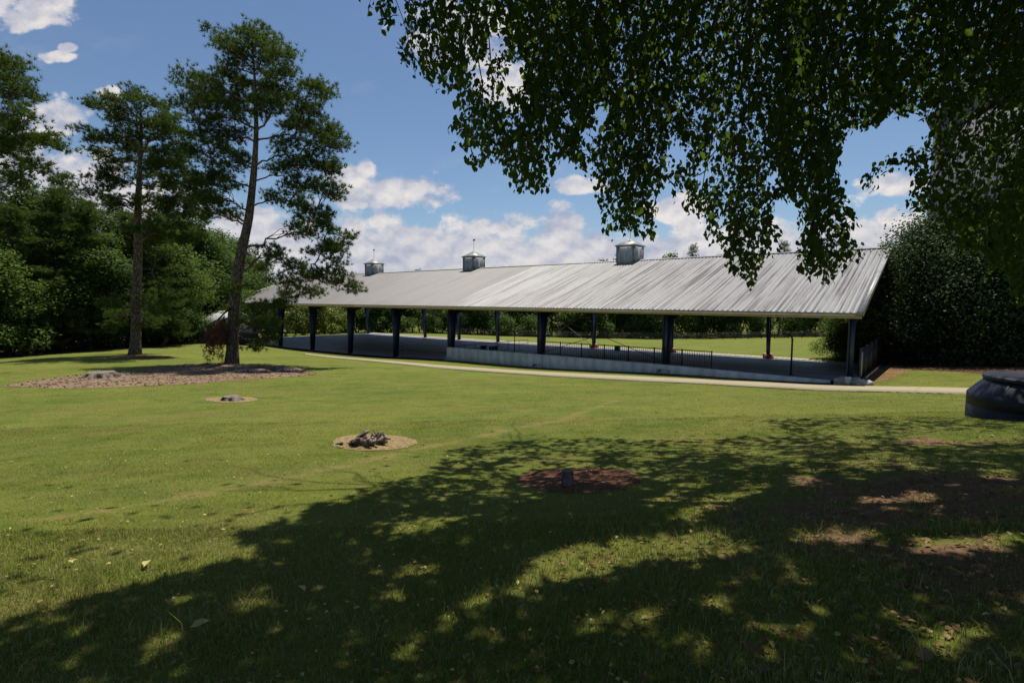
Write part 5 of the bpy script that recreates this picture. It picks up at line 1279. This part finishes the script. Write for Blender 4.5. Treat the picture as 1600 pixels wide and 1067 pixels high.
# ---- fallen leaves and crumbs
M['dry_leaf'] = foliage('fallen_leaf', (0.17, 0.085, 0.035), (0.30, 0.20, 0.09), (0.46, 0.42, 0.14), 0.7, 0.15, .2, (.3, .2, .05))
def flat_leaves(P, L, g, lift=.03):
    n = len(P); nr = unit(g.normal(0, .45, (n, 3)) + UZ); ax = unit(g.normal(0, 1, (n, 3)) * np.array([1, 1, .1]))
    return P + UZ * lift, ax, nr
g = np.random.default_rng(99)
bigs = [(232, 884, .9, .085, 'pale yellow leaf on the sunlit grass left of the tree shade'), (298, 991, .9, .085, 'curled yellowish leaf in the shaded grass at the lower left'), (468, 924, 1, .075, 'upright yellow green leaf in the shade below the sunlit lawn'),
        (1195, 1040, .1, .10, 'large curled brown leaf at the bottom edge right of centre'), (1430, 1037, .3, .085, 'tan folded leaf at the bottom edge beside a sunlit tuft'), (1503, 908, 1, .08, 'bright yellow leaf on the worn grass at the lower right'),
        (155, 972, .2, .06, 'brown leaf on the grass at the far left above the shade edge'), (102, 885, .9, .07, 'small yellow leaf near the left edge of the sunlit lawn'), (700, 718, .9, .08, 'pale leaf right at the upper tip of the tree shade')]
for i, (px, py, ti, L_, lab) in enumerate(bigs):
    p = gpt(px, py); P, ax, nr = flat_leaves(p[None], L_, g, .045)
    V, fs, t = leaf_ovate(P, ax, nr, np.array([L_ * 1.2]), np.array([L_ * .75]), np.array([ti]))
    o = mesh('fallen_leaf', V, fs, M['dry_leaf'], loc=p, tint=t)
    tag(o, lab, 'leaf', 'larger leaves fallen on the lawn')
n = 5200; yy = 2.0 + 24 * g.uniform(0, 1, n) ** 1.5; xx = g.uniform(-1, 1, n) * yy * 1.02
P = np.column_stack([xx, yy, gz(xx, yy)]); ax_, nr_ = unit(g.normal(0, 1, (n, 3)) * np.array([1, 1, .15])), unit(g.normal(0, .5, (n, 3)) + UZ)
L_ = g.uniform(.014, .042, n); V, fs, t = leaf_ovate(P + UZ * .028, ax_, nr_, L_, L_ * .6, np.clip(g.normal(.5, .35, n), 0, 1))
tag(mesh('leaf_litter', V, fs, M['dry_leaf'], tint=t), 'small dry leaves and petals scattered over the lawn', 'leaf litter', kind='stuff')
# litter on the worn soil to the right
P = []
for c, r, s in BARE:
    k = int(420 * r * s); q = c + g.normal(0, 1, (k, 2)) * np.array([r * .9, r * .7]); P.append(q)
P = np.concatenate(P); P = P[P[:, 1] > 2]; n = len(P); P = np.column_stack([P, gz(P[:, 0], P[:, 1])])
ax_, nr_ = unit(g.normal(0, 1, (n, 3)) * np.array([1, 1, .15])), unit(g.normal(0, .5, (n, 3)) + UZ); L_ = g.uniform(.02, .055, n)
V, fs, t = leaf_ovate(P + UZ * .012, ax_, nr_, L_, L_ * .6, np.clip(g.normal(.2, .25, n), 0, 1))
tag(mesh('shade_leaf_litter', V, fs, M['dry_leaf'], tint=t), 'brown dead leaves on the worn soil under the shade tree', 'leaf litter', kind='stuff')
# bark chips, cones and sticks on the mulch bed
mb = MB(); c = BED.mean(0); lo, hi = BED.min(0), BED.max(0)
q = g.uniform(lo, hi, (9000, 2)); q = q[pip(q[:, 0], q[:, 1], BED)][:900]
for a in q:
    z = float(gz(a[0], a[1])) + .03; d = g.uniform(0, 6.28); L_ = g.uniform(.03, .11)
    A = np.array([[math.cos(d), math.sin(d), g.normal(0, .2)], [-math.sin(d), math.cos(d), 0], [0, 0, 1]])
    mb.box((a[0], a[1], z), (L_, L_ * .5, .02 + L_ * .25), A)
tag(mb.done('bark_chips', simple('brown_chips', (0.10, 0.06, 0.04), (0.26, 0.18, 0.11), 9.0, 0.95, 0, 0.1, 0.4)), 'bark chips and sticks strewn over the mulch bed', 'bark chips', kind='stuff')
